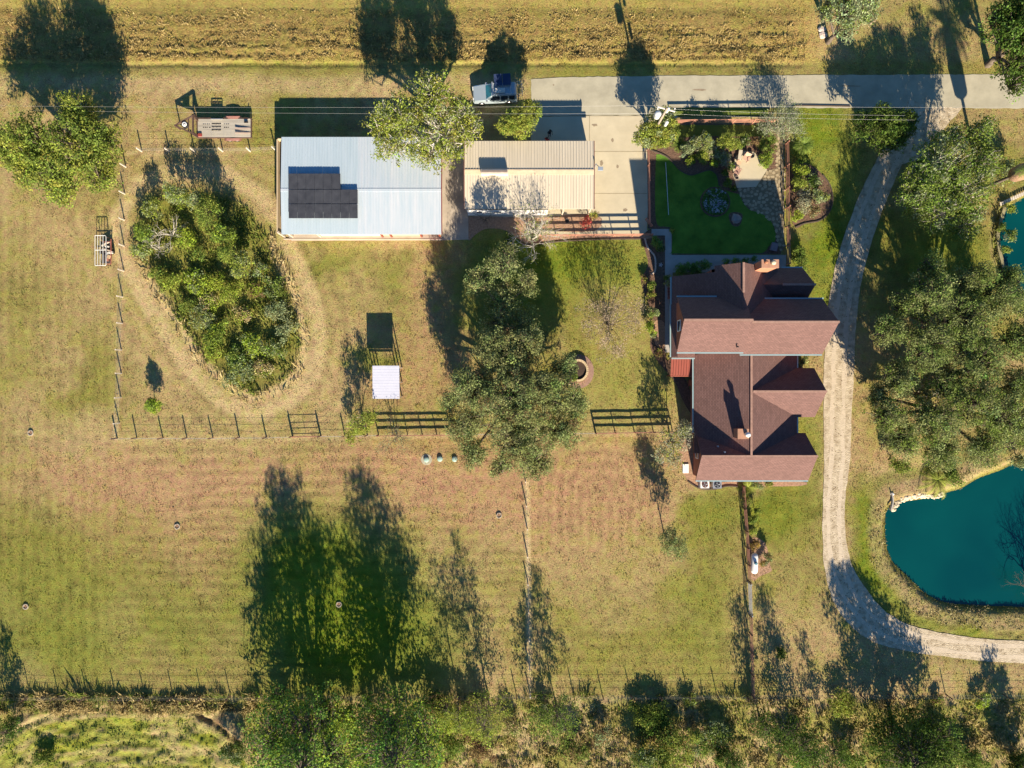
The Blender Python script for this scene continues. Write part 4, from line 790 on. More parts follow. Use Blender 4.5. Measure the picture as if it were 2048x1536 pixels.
# ================================================================== PEOPLE (two figures standing by the workshop eave)
def person(loc, rz, label, top, legs, hair, arm_up=0.0):
    J = [((0, 0, .95), .13, -1), ((0, 0, 1.18), .125, 0), ((0, 0, 1.40), .14, 1), ((0, .01, 1.50), .055, 2), ((0, .03, 1.60), .085, 3), ((0, .03, 1.70), .075, 4)]
    for s in (-1, 1):
        b_ = len(J); J += [((s * .19, 0, 1.42), .06, 2), ((s * .25, -.02, 1.15), .045, b_), ((s * .22, .16 + arm_up * .1, 1.0 + arm_up * .25), .035, b_ + 1), ((s * .20, .25 + arm_up * .12, 1.0 + arm_up * .3), .03, b_ + 2)]
        b_ = len(J); J += [((s * .10, 0, .86), .09, 0), ((s * .11, .02, .48), .06, b_), ((s * .11, -.02, .08), .045, b_ + 1), ((s * .12, .14, .04), .04, b_ + 2)]
        b2 = b_ - 1
        for q, (dx, dz) in enumerate(((-.03, 0), (-.01, .005), (.012, .004), (.03, -.004))): J.append(((s * .20 + dx * .7, .33 + arm_up * .12 - abs(q - 1.5) * .008, 1.0 + arm_up * .32 + dz), .009, b2))
        J.append(((s * .16, .28 + arm_up * .12, 1.0 + arm_up * .3), .011, b2))
    me = bpy.data.meshes.new('person'); me.from_pydata([j[0] for j in J], [(i, j[2]) for i, j in enumerate(J) if j[2] >= 0], []); me.update()
    o = bpy.data.objects.new('person', me); COL.objects.link(o); md = o.modifiers.new('skin', 'SKIN'); md.use_smooth_shade = True
    for i, j in enumerate(J):
        v = me.skin_vertices[0].data[i]; v.radius = (j[1], j[1] * (.8 if i < 3 else 1)); v.use_root = (i == 0)
    ms = o.modifiers.new('sub', 'SUBSURF'); ms.levels = 1; ms.render_levels = 1
    dg = bpy.context.evaluated_depsgraph_get(); m2 = bpy.data.meshes.new_from_object(o.evaluated_get(dg)); bpy.data.objects.remove(o)
    r = mroot('person', loc, label, 'person', rz=rz)
    skin = mat('skin', (.42, .24, .16), .6, var=.05); b_ = link_mesh('body', m2, skin, r)
    m2.materials.append(top); m2.materials.append(legs); m2.materials.append(M_DARK)
    for p in m2.polygons:
        c = p.center
        p.material_index = 3 if c.z < .1 else 2 if c.z < .93 and c.y < .1 and abs(c.x) < .2 else 1 if (c.z < 1.49 and (abs(c.x) < .2 or c.y < .1)) else 0
    MB().ball((0, .0, 1.69), .115, 1.05).build('hair', hair, r, True, False); return r
BLK = mat('black_cloth', (.015, .014, .018), .9); REDC = mat('red_cloth', (.50, .035, .04), .85); JEAN = mat('denim', (.06, .07, .10), .9); HAIR = mat('dark_hair', (.02, .014, .012), .7)
person(G(1098.5, 272), math.radians(200), 'person in dark clothes on the shaded concrete, the farther one from the workshop', BLK, JEAN, HAIR, .4)
person(G(1092.5, 287), math.radians(-20), 'person in a red top standing by the workshop eave', REDC, JEAN, HAIR)

# ================================================================== YARD OBJECTS
Pt = mroot('propane_tank', G(1509, 1134), 'white horizontal propane tank beside the red fence', 'tank')
a = O(487 * .988, 346 * .988, 11) ; b_ = O(486.5 * .988, 374 * .988, 11); d_ = (b_ - a).normalized(); pr = []
ps = [a - d_ * .38, a - d_ * .34, a - d_ * .22, a, b_, b_ + d_ * .22, b_ + d_ * .34, b_ + d_ * .38]
MB().tube(ps, [.05, .2, .33, .38, .38, .33, .2, .05], 20).build('tank_body', M_WHITE, Pt, True)
MB().lathe(O(486.8 * .988, 358 * .988, 17), [(.17, 0), (.17, .22), (.1, .28)], 14).build('valve_dome', mat('dome', (.10, .22, .27), .4), Pt)
for q in (a, b_): MB().box(Vector((q.x - .25, q.y - .08, 0)), Vector((q.x + .25, q.y + .08, .3))).build('foot', M_GALV, Pt)
for i, (x, y, mt, lab) in enumerate(((1405.5, 967, M_WHITE, 'white air conditioner with a brown fan, nearer the house corner'), (1430, 967.5, M_GALV, 'grey air conditioner with a shiny black fan'))):
    ac = mroot('air_conditioner', G(x, y), lab, 'air conditioner', 'air conditioners south of the house')
    c = G(x, y); MB().box(c + Vector((-.48, -.40, 0)), c + Vector((.48, .40, .85))).build('housing', mt, ac)
    MB().lathe(c + Vector((0, 0, .86)), [(.33, 0), (.34, .05), (.30, .06)], 24).build('fan_guard', mat('fan%d' % i, ((.10, .05, .045), (.03, .03, .035))[i], .4), ac)
    bl = MB()
    for q in range(4): al = q * 1.57; bl.slab([c + Vector((0, 0, .93)), c + Vector((math.cos(al) * .28, math.sin(al) * .28, .93)), c + Vector((math.cos(al + .5) * .28, math.sin(al + .5) * .28, .95))], .01)
    bl.build('fan', M_GALV, ac)
tag(MB().box(G(1365, 946), G(1377, 928, .12)).build('concrete_pad', M_WHITE), 'small white slab under the grey bush by the south west house corner', 'slab')
M_SEPT = mat('septic_green', (.30, .42, .36), .6, var=.1)
for x, y, lab in ((853, 919, 'green septic lid in a sunken grey ring, leftmost'), (880, 917.5, 'green septic lid in the middle of the row of three'), (909.5, 918, 'green septic lid nearest the oak')):
    o = mroot('septic_lid', G(x, y), lab, 'lid', 'septic lids in the brown grass'); MB().lathe(G(x, y), [(.31, 0), (.31, .16), (.27, .2), (.05, .22)], 18).build('lid', M_SEPT, o, True)
    if x < 860: MB().lathe(G(x, y), [(.62, -.02), (.6, .035), (.36, .03)], 22).build('collar', M_CONC, o)
# young saplings in rings
M_BARK = mat('bark', (.14, .11, .085), .95, var=.3, scale=5, bump=.02)
for x, y, lab in ((62, 866, 'thin sapling in a mulch ring, far left field below the west fence'), (355, 1053, 'thin sapling in a mulch ring, left field between the two lower fences'), (52, 1213, 'thin sapling in a mulch ring near the lower left edge'), (678, 1209, 'sapling ring inside the tall tree shadows'), (998, 1031, 'thin sapling in a mulch ring left of the wire fence below the oak')):
    o = mroot('sapling', G(x, y), lab, 'sapling', 'young saplings in mulch rings'); c = G(x, y, zz(G(x, y)))
    mb = MB(); n = 20
    for k in range(n):
        al = k * 6.283 / n; r = .27 + random.uniform(-.02, .02); al2 = al + 6.283 / n; mb.beam(c + Vector((math.cos(al) * r, math.sin(al) * r, .05)), c + Vector((math.cos(al2) * r, math.sin(al2) * r, .05)), .09, .14)
    mb.build('ring_edging', mat('ring', (.42, .36, .28), .9, var=.2), o); MB().lathe(c, [(.27, .02), (.02, .07)], 14).build('mulch', M_STRAWM, o)
    st_ = MB().tube([c, c + Vector((.02, 0, .5)), c + Vector((.05, .03, 1.1))], [.02, .015, .008], 6)
    for q in range(6): al = q * 2.2; z = .5 + q * .09; st_.tube([c + Vector((.03, .01, z)), c + Vector((.03 + math.cos(al) * .2, math.sin(al) * .2, z + .15))], .008, 4)
    st_.build('stem', M_BARK, o)
# raised brick ring planter
Pl = mroot('ring_planter', G(1158, 741), 'round raised brick planter with a pale stone rim beside the oak', 'planter'); c = G(1156, 741)
rg = MB(); n = 34
for k in range(n):
    al = k * 6.283 / n; p = c + Vector((math.cos(al) * 1.0, math.sin(al) * 1.13, 0)); rg.box(p + Vector((-.12, -.09, 0)), p + Vector((.12, .09, .50 + random.uniform(-.02, .02))), rz=al, c=(p.x, p.y))
rg.build('wall', mat('planter_stone', (.56, .43, .26), .9, var=.2), Pl)
pv = MB(); prev = None
for k in range(40):
    al = k * 6.283 / 40; al2 = (k + 1) * 6.283 / 40; r0, r1 = 1.1, 1.72
    cc = c + Vector((.05, -.1, 0)); pv.slab([cc + Vector((math.cos(al) * r0, math.sin(al) * r0 * 1.1, .035)), cc + Vector((math.cos(al) * r1, math.sin(al) * r1 * 1.1, .035)), cc + Vector((math.cos(al2) * r1, math.sin(al2) * r1 * 1.1, .035)), cc + Vector((math.cos(al2) * r0, math.sin(al2) * r0 * 1.1, .035))], .05)
pv.build('paving_ring', mat('paver', (.30, .185, .14), .9, var=.2, scale=4), Pl); MB().lathe(c, [(.93, .3), (.02, .38)], 24, 1, 1.1).build('soil', mat('soil', (.06, .04, .03), .95, var=.3), Pl)
# patio furniture and pots
M_CHAIR = mat('chair_wood', (.55, .36, .26), .8, var=.12); M_POT = mat('pot_dark', (.05, .05, .055), .35)
def pot(x, y, r, h, m, lab):
    o = mroot('flower_pot', G(x, y), lab, 'pot', 'pots around the garden patio'); c = G(x, y); MB().lathe(c, [(r * .65, .03), (r * .95, h * .8), (r, h), (r * .85, h), (r * .8, h * .86)], 20).build('pot', m, o, True)
    MB().lathe(c + Vector((0, 0, h * .8)), [(r * .8, 0), (r * .8, .04), (.02, .06)], 16).build('soil', M_DARK, o)
pot(1502, 314, .24, .42, M_POT, 'glossy dark pot at the top of the patio, right of the armchair'); pot(1520.5, 326, .22, .38, M_POT, 'dark pot at the right edge of the patio in front of the bushes'); pot(1472, 357, .21, .34, mat('pot_pale', (.35, .28, .24), .6), 'pale rimmed pot at the lower left of the patio')
pot(1133.5, 443, .24, .4, M_POT, 'round black pot in the stony bed south of the workshop')
def chair(x, y, rz, lab, m):
    o = mroot('garden_chair', G(x, y), lab, 'chair', 'garden chairs on the patio', rz=rz)
    MB().box((-.30, -.28, .38), (.30, .30, .44)).build('seat', m, o, world=False)
    MB().slab([(-.30, .26, .44), (.30, .26, .44), (.32, .42, .98), (-.32, .42, .98)], .05).build('backrest', m, o, world=False)
    for s in (-1, 1):
        MB().box((s * .33 - .04, -.28, .60), (s * .33 + .04, .30, .64)).build('armrest', m, o, world=False)
        for yy in (-.25, .26): MB().box((s * .32 - .03, yy - .03, 0), (s * .32 + .03, yy + .03, .6)).build('leg', m, o, world=False)
chair(1490, 319, math.radians(-25), 'large pinkish wooden armchair at the top of the patio', M_CHAIR)
chair(1473, 345, math.radians(60), 'small brown chair at the left edge of the patio', mat('chair2', (.36, .22, .17), .8))
tb = mroot('side_table', G(1475, 328), 'small round orange tan table left of the armchair', 'table'); MB().lathe(G(1475, 328, .46), [(.26, 0), (.27, .03), (.02, .035)], 18).build('tabletop', mat('table_top', (.62, .42, .26), .7), tb); MB().tube([G(1475, 328), G(1475, 328, .46)], .04, 8).build('leg', M_CHAIR, tb)
bn = mroot('garden_bench', G(1478, 312), 'pale narrow bench at the upper left of the patio', 'bench', rz=math.radians(-8)); MB().box((-.2, -.55, .38), (.2, .55, .43)).build('seat', mat('bench', (.55, .48, .36), .8), bn, world=False)
for yy in (-.45, .45): MB().box((-.18, yy - .04, 0), (.18, yy + .04, .38)).build('leg', M_CHAIR, bn, world=False)
bx = mroot('storage_chest', G(1546, 495), 'low brown chest at the bottom right corner of the garden lawn', 'chest', rz=math.radians(-15)); MB().box((-.33, -.42, 0), (.33, .42, .38)).build('box', mat('chest', (.22, .15, .15), .7), bx, world=False); MB().box((-.36, -.45, .38), (.36, .45, .44)).build('lid', mat('chest_lid', (.27, .19, .19), .6), bx, world=False)
# boulder, pond stones
def rock(c, r, sz, seed):
    rr = np.random.default_rng(seed); mb = MB(); n, m_ = 9, 5; b = len(mb.v)
    for i in range(m_ + 1):
        for k in range(n):
            al = 6.283 * k / n; ph = math.pi * i / m_; q = r * rr.uniform(.78, 1.12); mb.v.append(Vector(c) + Vector((math.cos(al) * math.sin(ph) * q, math.sin(al) * math.sin(ph) * q, math.cos(ph) * q * sz)))
    for i in range(m_):
        for k in range(n): k2 = (k + 1) % n; mb.f.append((b + i * n + k, b + (i + 1) * n + k, b + (i + 1) * n + k2, b + i * n + k2))
    return mb
M_ROCK = mat('boulder_stone', (.34, .27, .23), .9, var=.2, scale=3, bump=.03); M_STONE = mat('pond_stone', (.62, .52, .37), .9, var=.2, scale=2)
rb = MB().sheet(gp(smooth_pts([(1458, 428), (1470, 424), (1484, 428), (1484, 440), (1478, 452), (1466, 452), (1459, 442)], 3, True)), .034); struct('boulder_bed', rb, M_MULCH)
tag(rock(G(1472, 437.5, .05), .62, .45, 3).build('boulder', M_ROCK), 'flat topped pinkish boulder set in the garden lawn', 'boulder')
sr = random.Random(5); ln = smooth_pts([(1788, 1022), (1796, 1011), (1812, 1001), (1826, 997), (1840, 994), (1856, 996), (1870, 995), (1890, 992)], 9)
wh = {0: 'white stone at the west end of the pond rim'}
for i, (x, y) in enumerate(ln):
    for j in range(2 if i % 2 else 1):
        p = G(x + sr.uniform(-3, 3), y - 2 + sr.uniform(-5, 3)); r = sr.uniform(.13, .26); o = rock((p.x, p.y, max(zz(p), -.36) + .05), r, .6, i * 7 + j).build('pond_stone', M_STONE)
        tag(o, 'pale rough stone edging the north west rim of the lower pond', 'stone', 'pale stones along the pond rim')
o = MB(); 
for i in range(7): a = (1780 + 3 * math.sin(i / 6 * 3.1), 985 + i * 5); b_ = (1780 + 3 * math.sin((i + 1) / 6 * 3.1), 985 + (i + 1) * 5); o.beam(G(*a, .2), G(*b_, .2), .12, .35)
tag(o.build('retaining_edge', M_WALK), 'short curved concrete edge near the pond corner', 'low wall')
tag(rock(G(1783, 988, .1), .25, .7, 77).build('white_stone', M_WHITE), 'white stone beside the short curved concrete edge', 'stone')
# dock at the upper pond
dk = mroot('wooden_dock', G(2010, 402), 'pale plank walkway reaching over the upper pond at the right edge', 'dock'); d2 = MB()
for i in range(22): x = 1998 + i * 4.2; y = 409 - i * 1.9; d2.beam(G(x, y - 3.4, .25), G(x + .8, y + 3.4, .25), .2, .05)
d2.build('deck', M_POST, dk)
for x, y in ((2004, 406), (2030, 394), (2060, 381)): MB().beam(G(x, y, -1.2), G(x, y, .24), .12).build('pile', M_BROWN, dk)
tag(MB().beam(G(2008, 412, .1), G(2000, 440, .1), .35, .3).beam(G(2000, 440, .1), G(1993, 470, .1), .35, .3).beam(G(1993, 470, .1), G(1996, 500, .1), .35, .3).beam(G(1996, 500, .1), G(2005, 535, .1), .35, .3).build('pond_kerb', mat('mossy_kerb', (.26, .23, .13), .9, var=.3)), 'curved pale kerb along the west bank of the upper pond', 'kerb')
# stumps/stones near the grey tree, clothes line, stepping stones, red wall tiles, ornament
tag(MB().beam(G(1331, 325, .06), G(1337, 430, .06), .05, .02).build('rope', M_WHITE), 'thin white cord lying straight along the garden lawn', 'rope')
for i, (x, y, lab) in enumerate(((1643, 60, 'upper pale stone beside the grey tree at the top edge'), (1645, 71, 'lower pale stone beside the grey tree at the top edge'))):
    p = G(x, y); tag(rock((p.x, p.y, .12), .45, .4, 90 + i).build('field_stone', mat('field_stone%d' % i, (.55, .45, .38), .9, var=.15)), lab, 'stone')
oc = mroot('garden_ornament', G(1321, 530), 'small pale cross shaped ornament on the dark mulch by the walk', 'ornament'); cm = MB()
for q in range(5): al = q * 1.257; cm.beam(G(1321, 530, .08), G(1321, 530, .1) + Vector((math.cos(al) * .24, math.sin(al) * .24, 0)), .09, .05)
cm.build('ornament_arms', mat('ornament', (.5, .44, .42), .7), oc)
es = mroot('edging_stones', G(1312, 520), 'wavy line of small stones dividing the west flower bed', 'edging'); cm = MB()
for i, (x, y) in enumerate(smooth_pts([(1290, 478), (1294, 492), (1302, 503), (1309, 512), (1311, 525), (1310, 542), (1304, 548)], 6)):
    q = rock(G(x, y, .04), .11, .6, 200 + i); n = len(cm.v); cm.v += q.v; cm.f += [tuple(n + a for a in f) for f in q.f]
cm.build('stone_row', M_TRIM, es)
tl = mroot('clay_step', G(1338, 583), 'stack of red clay tiles by the west porch', 'tiles')
for i in range(4): MB().box(G(1335, 580 + i * 6), G(1343, 575 + i * 6, .25 + .05 * i)).build('clay_tile', mat('clay', (.33, .12, .09), .8, var=.2), tl)
# barn-side odds and ends
tag(MB().box(G(573, 261), G(590, 256, .25)).build('dark_sheet', M_DARK), 'pale sheet lying in the barn shadow', 'sheet') if False else None
# ================================================================== PLANTS
M_LEAF = leafmat('foliage'); M_BARKP = mat('pale_bark', (.48, .44, .38), .9, var=.2, scale=5); M_BARKD = mat('dark_bark', (.13, .10, .075), .95, var=.3, scale=5)
PAL = dict(oak=(.25, .285, .11), oakd=(.17, .23, .06), y=(.28, .325, .06), g=(.18, .25, .05), d=(.085, .14, .025), w=(.29, .34, .17), b=(.24, .16, .08), lime=(.31, .41, .05), br=(.17, .29, .06), wl=(.34, .34, .22), pk=(.42, .33, .24), st=(.48, .40, .20), red=(.38, .07, .06), gold=(.32, .22, .05))
def tubes_np(segs, n=5):              # segs: (p, q, r0, r1) arrays
    P = np.array([s[0] for s in segs], float); Q_ = np.array([s[1] for s in segs], float); r0 = np.array([s[2] for s in segs]); r1 = np.array([s[3] for s in segs])
    d = Q_ - P; L = np.linalg.norm(d, axis=1, keepdims=True) + 1e-9; d = d / L
    up = np.where(np.abs(d[:, 2:3]) < .9, np.array([[0, 0, 1.]]), np.array([[1., 0, 0]])); x = np.cross(d, up); x /= np.linalg.norm(x, axis=1, keepdims=True); y = np.cross(x, d)
    a = np.arange(n) * 2 * math.pi / n; ring = x[:, None] * np.cos(a)[None, :, None] + y[:, None] * np.sin(a)[None, :, None]
    V0 = P[:, None] + ring * r0[:, None, None]; V1 = Q_[:, None] + d[:, None] * r1[:, None, None] * .4 + ring * r1[:, None, None]
    V = np.concatenate([V0, V1], 1).reshape(-1, 3); m_ = len(segs); b = (np.arange(m_) * 2 * n)[:, None]; k = np.arange(n)[None]; k2 = (k + 1) % n
    return V, np.stack([b + k, b + k2, b + n + k2, b + n + k], -1).reshape(-1, 4)
def leaves_np(cen, nrm, ln, wd, r):   # pointed leaf quads
    n = len(cen); t_ = r.normal(size=(n, 3)); t_ -= (t_ * nrm).sum(1, keepdims=True) * nrm; t_ /= np.linalg.norm(t_, axis=1, keepdims=True) + 1e-9; s_ = np.cross(nrm, t_)
    ln = ln[:, None]; wd = wd[:, None]
    V = np.stack([cen - t_ * ln * .5, cen + s_ * wd * .5 + t_ * ln * .06, cen + t_ * ln * .5, cen - s_ * wd * .5 + t_ * ln * .06], 1).reshape(-1, 3)
    return V, np.arange(4 * n).reshape(-1, 4)
def unit(a): return a / (np.linalg.norm(a, axis=-1, keepdims=True) + 1e-9)
seedc = [100]
def plant(name, cat, label, lobes, H, zb, col, dens=1.0, leaf=.17, trunk=None, group=None, rc=None, fill=1.0, bark=None, lean=(0, 0), base=None, up=.5, crown='crown', stem='trunk', alt=None, altp=.15, flat=1.0, true=False):
    """lobes: (seen x, seen y, radius in pixels [, top height]) of the crown; H top, zb crown bottom in metres"""
    seedc[0] += 1; r = np.random.default_rng(seedc[0]); cl = []; LB = []
    for L in lobes:
        h = L[3] if len(L) > 3 else H; zc = zb + (h - zb) * .55; k = 1 if true else 1 - zc / ALT
        c = np.array([(L[0] - 1024) * S * k, (768 - L[1]) * S * k, zc]); rad = L[2] * S * k; half = (h - zb) * .5 * flat
        if true: c[2] = L[3]; half = L[4]; rad *= 1.3
        LB.append((c, rad, half))
        rcl = rc or min(max(rad * .27, .22), .75); rr_ = max(rad - rcl * .55, rad * .4); hh = max(half - rcl * .5, half * .4)
        n = max(5, int((rad / rcl) ** 2 * 2.45 * fill * (1 + .5 * half / rad)))
        u = unit(r.normal(size=(n, 3))); u[:, 2] = np.where(u[:, 2] < (-.9 if true else -.3), -u[:, 2], u[:, 2]); q = r.uniform(.08, 1, n) ** .42
        pos = c + u * q[:, None] * np.array([rr_, rr_, hh]); sz = rcl * r.uniform(.65, 1.35, n)
        for i in range(n): cl.append((pos[i], sz[i]))
    if base is not None: b0 = np.array(G(*base))
    else:
        wsum = sum(l[1] for l in LB); b0 = sum(l[0] * l[1] for l in LB) / wsum
    b0 = np.array([b0[0], b0[1], 0.]); b0[2] = gz(b0[0], b0[1]) if (abs(b0[0]) < 61 and abs(b0[1]) < 47) else 0
    root_o = root(name, tuple(b0), label, cat, group)
    CP = np.array([c[0] for c in cl]); CS = np.array([c[1] for c in cl]); m_ = np.maximum(6, (CS ** 2 * 4 / (leaf ** 2) * .62 * dens * 1.75)).astype(int)
    idx = np.repeat(np.arange(len(cl)), m_); N = len(idx)
    u = unit(r.normal(size=(N, 3))); q = r.uniform(.2, 1.0, N) ** .5 * r.uniform(.8, 1.15, N)
    sq = r.uniform(.7, 1.3, (len(cl), 3)) * np.array([1, 1, .75]); P = CP[idx] + u * (q * CS[idx])[:, None] * sq[idx]; P[:, 2] = np.maximum(P[:, 2], .06 + b0[2])
    nr = unit(r.normal(size=(N, 3)) * .8 + u * .5 + np.array([0, 0, up])); ln = leaf * r.uniform(.7, 1.5, N); wd = ln * r.uniform(.42, .7, N)
    V, Q_ = leaves_np(P - b0, nr, ln, wd, r)
    base_c = np.array(PAL[col]); cc = base_c[None] * r.uniform(.72, 1.28, (len(cl), 1)) * (1 + r.normal(0, .07, (len(cl), 3)))
    if alt: pick = r.random(len(cl)) < altp; cc[pick] = np.array(PAL[alt]) * r.uniform(.8, 1.2, (pick.sum(), 1))
    lc = cc[idx] * r.uniform(.6, 1.5, (N, 1)); C_ = np.clip(np.repeat(lc, 4, 0), .004, .8)
    link_mesh(crown, np_mesh(crown, V, Q_, C_), M_LEAF, root_o)
    tr = trunk if trunk is not None else max(.04, .022 * H); segs = []; tz = b0[2] + max(zb * .7, .15 * H) if H > 2 else b0[2] + .1
    top = np.array([b0[0], b0[1], tz]) + np.array([lean[0], lean[1], 0]); prev = b0 - np.array([0, 0, .1]); 
    for i in range(3): nx = b0 + (top - b0) * ((i + 1) / 3) + r.normal(0, tr * .3, 3) * [1, 1, 0]; segs.append((prev - b0, nx - b0, tr * (1.25 - i * .2), tr * (1.05 - i * .2))); prev = nx
    node_ = []
    for c, rad, half in LB: 
        mid = prev + (c - prev) * .5 + np.array([0, 0, -.1 * half]); lo = c - np.array([0, 0, half * .35]); segs.append((prev - b0, mid - b0, tr * .6, tr * .45)); segs.append((mid - b0, lo - b0, tr * .45, tr * .3)); node_.append((mid, lo))
    j = 0
    allm = np.array([n_[1] for n_ in node_] + [n_[0] for n_ in node_])
    for i in range(len(cl)):
        if H < 2 and i % 3: continue
        d_ = np.linalg.norm(allm - CP[i], axis=1); a = allm[int(d_.argmin())]; mid = a + (CP[i] - a) * .5 + r.normal(0, .12 * d_.min(), 3); segs += [(a - b0, mid - b0, tr * .22, tr * .13), (mid - b0, CP[i] - b0, tr * .13, tr * .05)]
        if bark == 'pale' and i % 2 == 0:
            e = CP[i] + unit(r.normal(size=3) + [0, 0, .7]) * CS[i] * 1.1; segs.append((CP[i] - b0, e - b0, tr * .06, .008))
    V, Q_ = tubes_np(segs); link_mesh(stem, np_mesh(stem, V, Q_, None, True), {'pale': M_BARKP, None: M_BARK, 'dark': M_BARKD}[bark], root_o)
    return root_o
def grow(p, d, L, r0, depth, segs, tips, r, spread=.55, up=.25, kink=.18, kids=(2, 4), dec=.66):
    n = 3; q = p.copy(); dd = d.copy(); rad = r0
    for i in range(n):
        dd = unit(dd + r.normal(0, kink, 3) + np.array([0, 0, up * .12])); e = q + dd * L / n; segs.append((q, e, rad, rad * .86)); q = e; rad *= .86
        if depth > 0 and i > 0:
            d2 = unit(dd + r.normal(0, spread, 3)); grow(q, d2, L * dec * r.uniform(.7, 1), rad * .6, depth - 1, segs, tips, r, spread, up, kink, kids, dec)
    if depth > 0:
        for _ in range(r.integers(kids[0], kids[1])): grow(q, unit(dd + r.normal(0, spread, 3)), L * dec * r.uniform(.75, 1.1), rad * .75, depth - 1, segs, tips, r, spread, up, kink, kids, dec)
    else: tips.append(q)
def bare(name, cat, label, base, H, stems, r0, bark, depth=3, spread=.55, tilt=.35, col=None, nleaf=6, leaf=.1, lean=(0, 0), group=None, crown='crown', first=.38, kids=(2, 4)):
    seedc[0] += 1; r = np.random.default_rng(seedc[0]); b0 = np.array(G(*base)); b0[2] = gz(b0[0], b0[1]) if (abs(b0[0]) < 61 and abs(b0[1]) < 47) else 0
    o = root(name, tuple(b0), label, cat, group); segs = []; tips = []
    for s in range(stems):
        al = s * 2.399 + r.uniform(0, .5); d = unit(np.array([math.cos(al) * tilt * r.uniform(.5, 1.2) + lean[0], math.sin(al) * tilt * r.uniform(.5, 1.2) + lean[1], 1.])); grow(np.array([0, 0, -.1]) + d * .02, d, H * first, r0 * r.uniform(.8, 1.1), depth, segs, tips, r, spread, kids=kids)
    V, Q_ = tubes_np(segs, 4); link_mesh('trunk', np_mesh('trunk', V, Q_, None, True), {'pale': M_BARKP, None: M_BARK, 'dark': M_BARKD}[bark], o)
    if col:
        tp = np.repeat(np.array(tips), nleaf, 0); P = tp + r.normal(0, .22, tp.shape); P[:, 2] = np.maximum(P[:, 2], .05); N = len(P); nr = unit(r.normal(size=(N, 3)) + [0, 0, .4]); ln = leaf * r.uniform(.7, 1.4, N)
        V, Q_ = leaves_np(P, nr, ln, ln * .6, r); lc = np.array(PAL[col])[None] * r.uniform(.6, 1.4, (N, 1)); link_mesh(crown, np_mesh(crown, V, Q_, np.repeat(lc, 4, 0)), M_LEAF, o)
    return o
def palm(name, label, base, h, frond, n, col, droop=.5, tr=.14, fan=False, cat='palm tree', up=.9, wf=.26, skirt=False):
    seedc[0] += 1; r = np.random.default_rng(seedc[0]); b0 = np.array(G(*base)); b0[2] = gz(b0[0], b0[1]) if abs(b0[0]) < 61 else 0; o = root(name, tuple(b0), label, cat)
    if h > .3: V, Q_ = tubes_np([(np.array([0, 0, h * i / 6]), np.array([0, 0, h * (i + 1) / 6]), tr * (1.2 - .06 * i), tr * (1.1 - .06 * i)) for i in range(6)], 10); link_mesh('trunk', np_mesh('trunk', V, Q_, None, True), M_BARK, o)
    if skirt: MB().lathe((0, 0, 0), [(.25, h - 3.6), (.75, h - 3.3), (.85, h - 2), (.55, h - .6), (.3, h)], 12).build('dead_skirt', M_STRAWM, o, True, False)
    Vs, Qs, Cs = [], [], []; nv = 0
    for f in range(n):
        al = f * 2.399; el = r.uniform(.15, 1.2) * up; d = np.array([math.cos(al), math.sin(al), 0]); q = np.array([0, 0, h]); dz = math.sin(el); dh = math.cos(el); L = frond * r.uniform(.8, 1.1); st_ = 9; side = np.array([-d[1], d[0], 0]); tint = np.array(PAL[col]) * r.uniform(.7, 1.35)
        for i in range(st_):
            q2 = q + (d * dh + np.array([0, 0, dz])) * L / st_; dz -= droop * 2.1 / st_; nn = math.hypot(dz, dh); dz, dh = dz / nn, dh / nn
            wl_ = L * (.34 if fan else wf) * math.sin(math.pi * (i + 1.2) / (st_ + 1.4)) ** .6
            for s in (-1, 1):
                for kk in range(2):
                    a = q + (q2 - q) * kk * .5; e = a + side * s * wl_ + (q2 - q) * (1.3) - np.array([0, 0, wl_ * .25]); b_ = a + (q2 - q) * .38
                    Vs += [a, b_, e, (a + e) / 2]; Qs.append([nv, nv + 1, nv + 2, nv + 3]); Cs += [tint * r.uniform(.8, 1.2)] * 4; nv += 4
            Vs += [q - side * .02, q + side * .02, q2 + side * .015, q2 - side * .015]; Qs.append([nv, nv + 1, nv + 2, nv + 3]); Cs += [tint * 1.5] * 4; nv += 4; q = q2
    link_mesh('frond_crown', np_mesh('frond_crown', np.array(Vs), np.array(Qs), np.clip(np.array(Cs), 0, .8)), M_LEAF, o); return o

# ---------------------------------------------------------------- the large trees
plant('oak_tree', 'tree', 'huge spreading oak in the middle of the yard over the paddock fence', [(900, 800, 26, 6.5), (1150, 810, 34, 7), (1030, 800, 92, 9), (945, 775, 55, 8), (1105, 790, 60, 8), (1000, 700, 55, 8.6), (1050, 690, 48, 8), (1040, 880, 68, 7.5), (930, 850, 45, 6.8), (1120, 855, 52, 6.8), (945, 905, 36, 5.6), (1070, 925, 42, 5.8), (1000, 935, 28, 5), (1130, 735, 32, 7)],
      9, 2.4, 'oak', 1.0, .155, .38, base=(1030, 800), rc=.52, fill=1.25, bark='dark', alt='b', altp=.05)
plant('oak_tree', 'tree', 'smaller grey green oak just north of the huge spreading oak', [(1010, 530, 46, 7.8), (960, 562, 36, 7), (1055, 570, 34, 6.5), (1010, 600, 46, 6.2), (1000, 650, 50, 6.6), (1045, 645, 40, 6.2)], 7.8, 2.2, 'oak', .85, .15, .3, base=(1005, 620), rc=.5, fill=.72, bark='dark')
plant('broadleaf_tree', 'tree', 'broad yellow green tree at the far left edge beside the west fence', [(70, 290, 68, 8.5), (160, 300, 75, 8.8), (110, 345, 65, 7.5), (205, 275, 50, 8), (60, 330, 50, 7), (200, 345, 48, 6.8), (130, 385, 36, 5.8), (165, 225, 42, 8.2), (20, 300, 42, 7)], 9, 2.2, 'y', 1.1, .2, .34, base=(165, 335), rc=.55, alt='g', altp=.4)
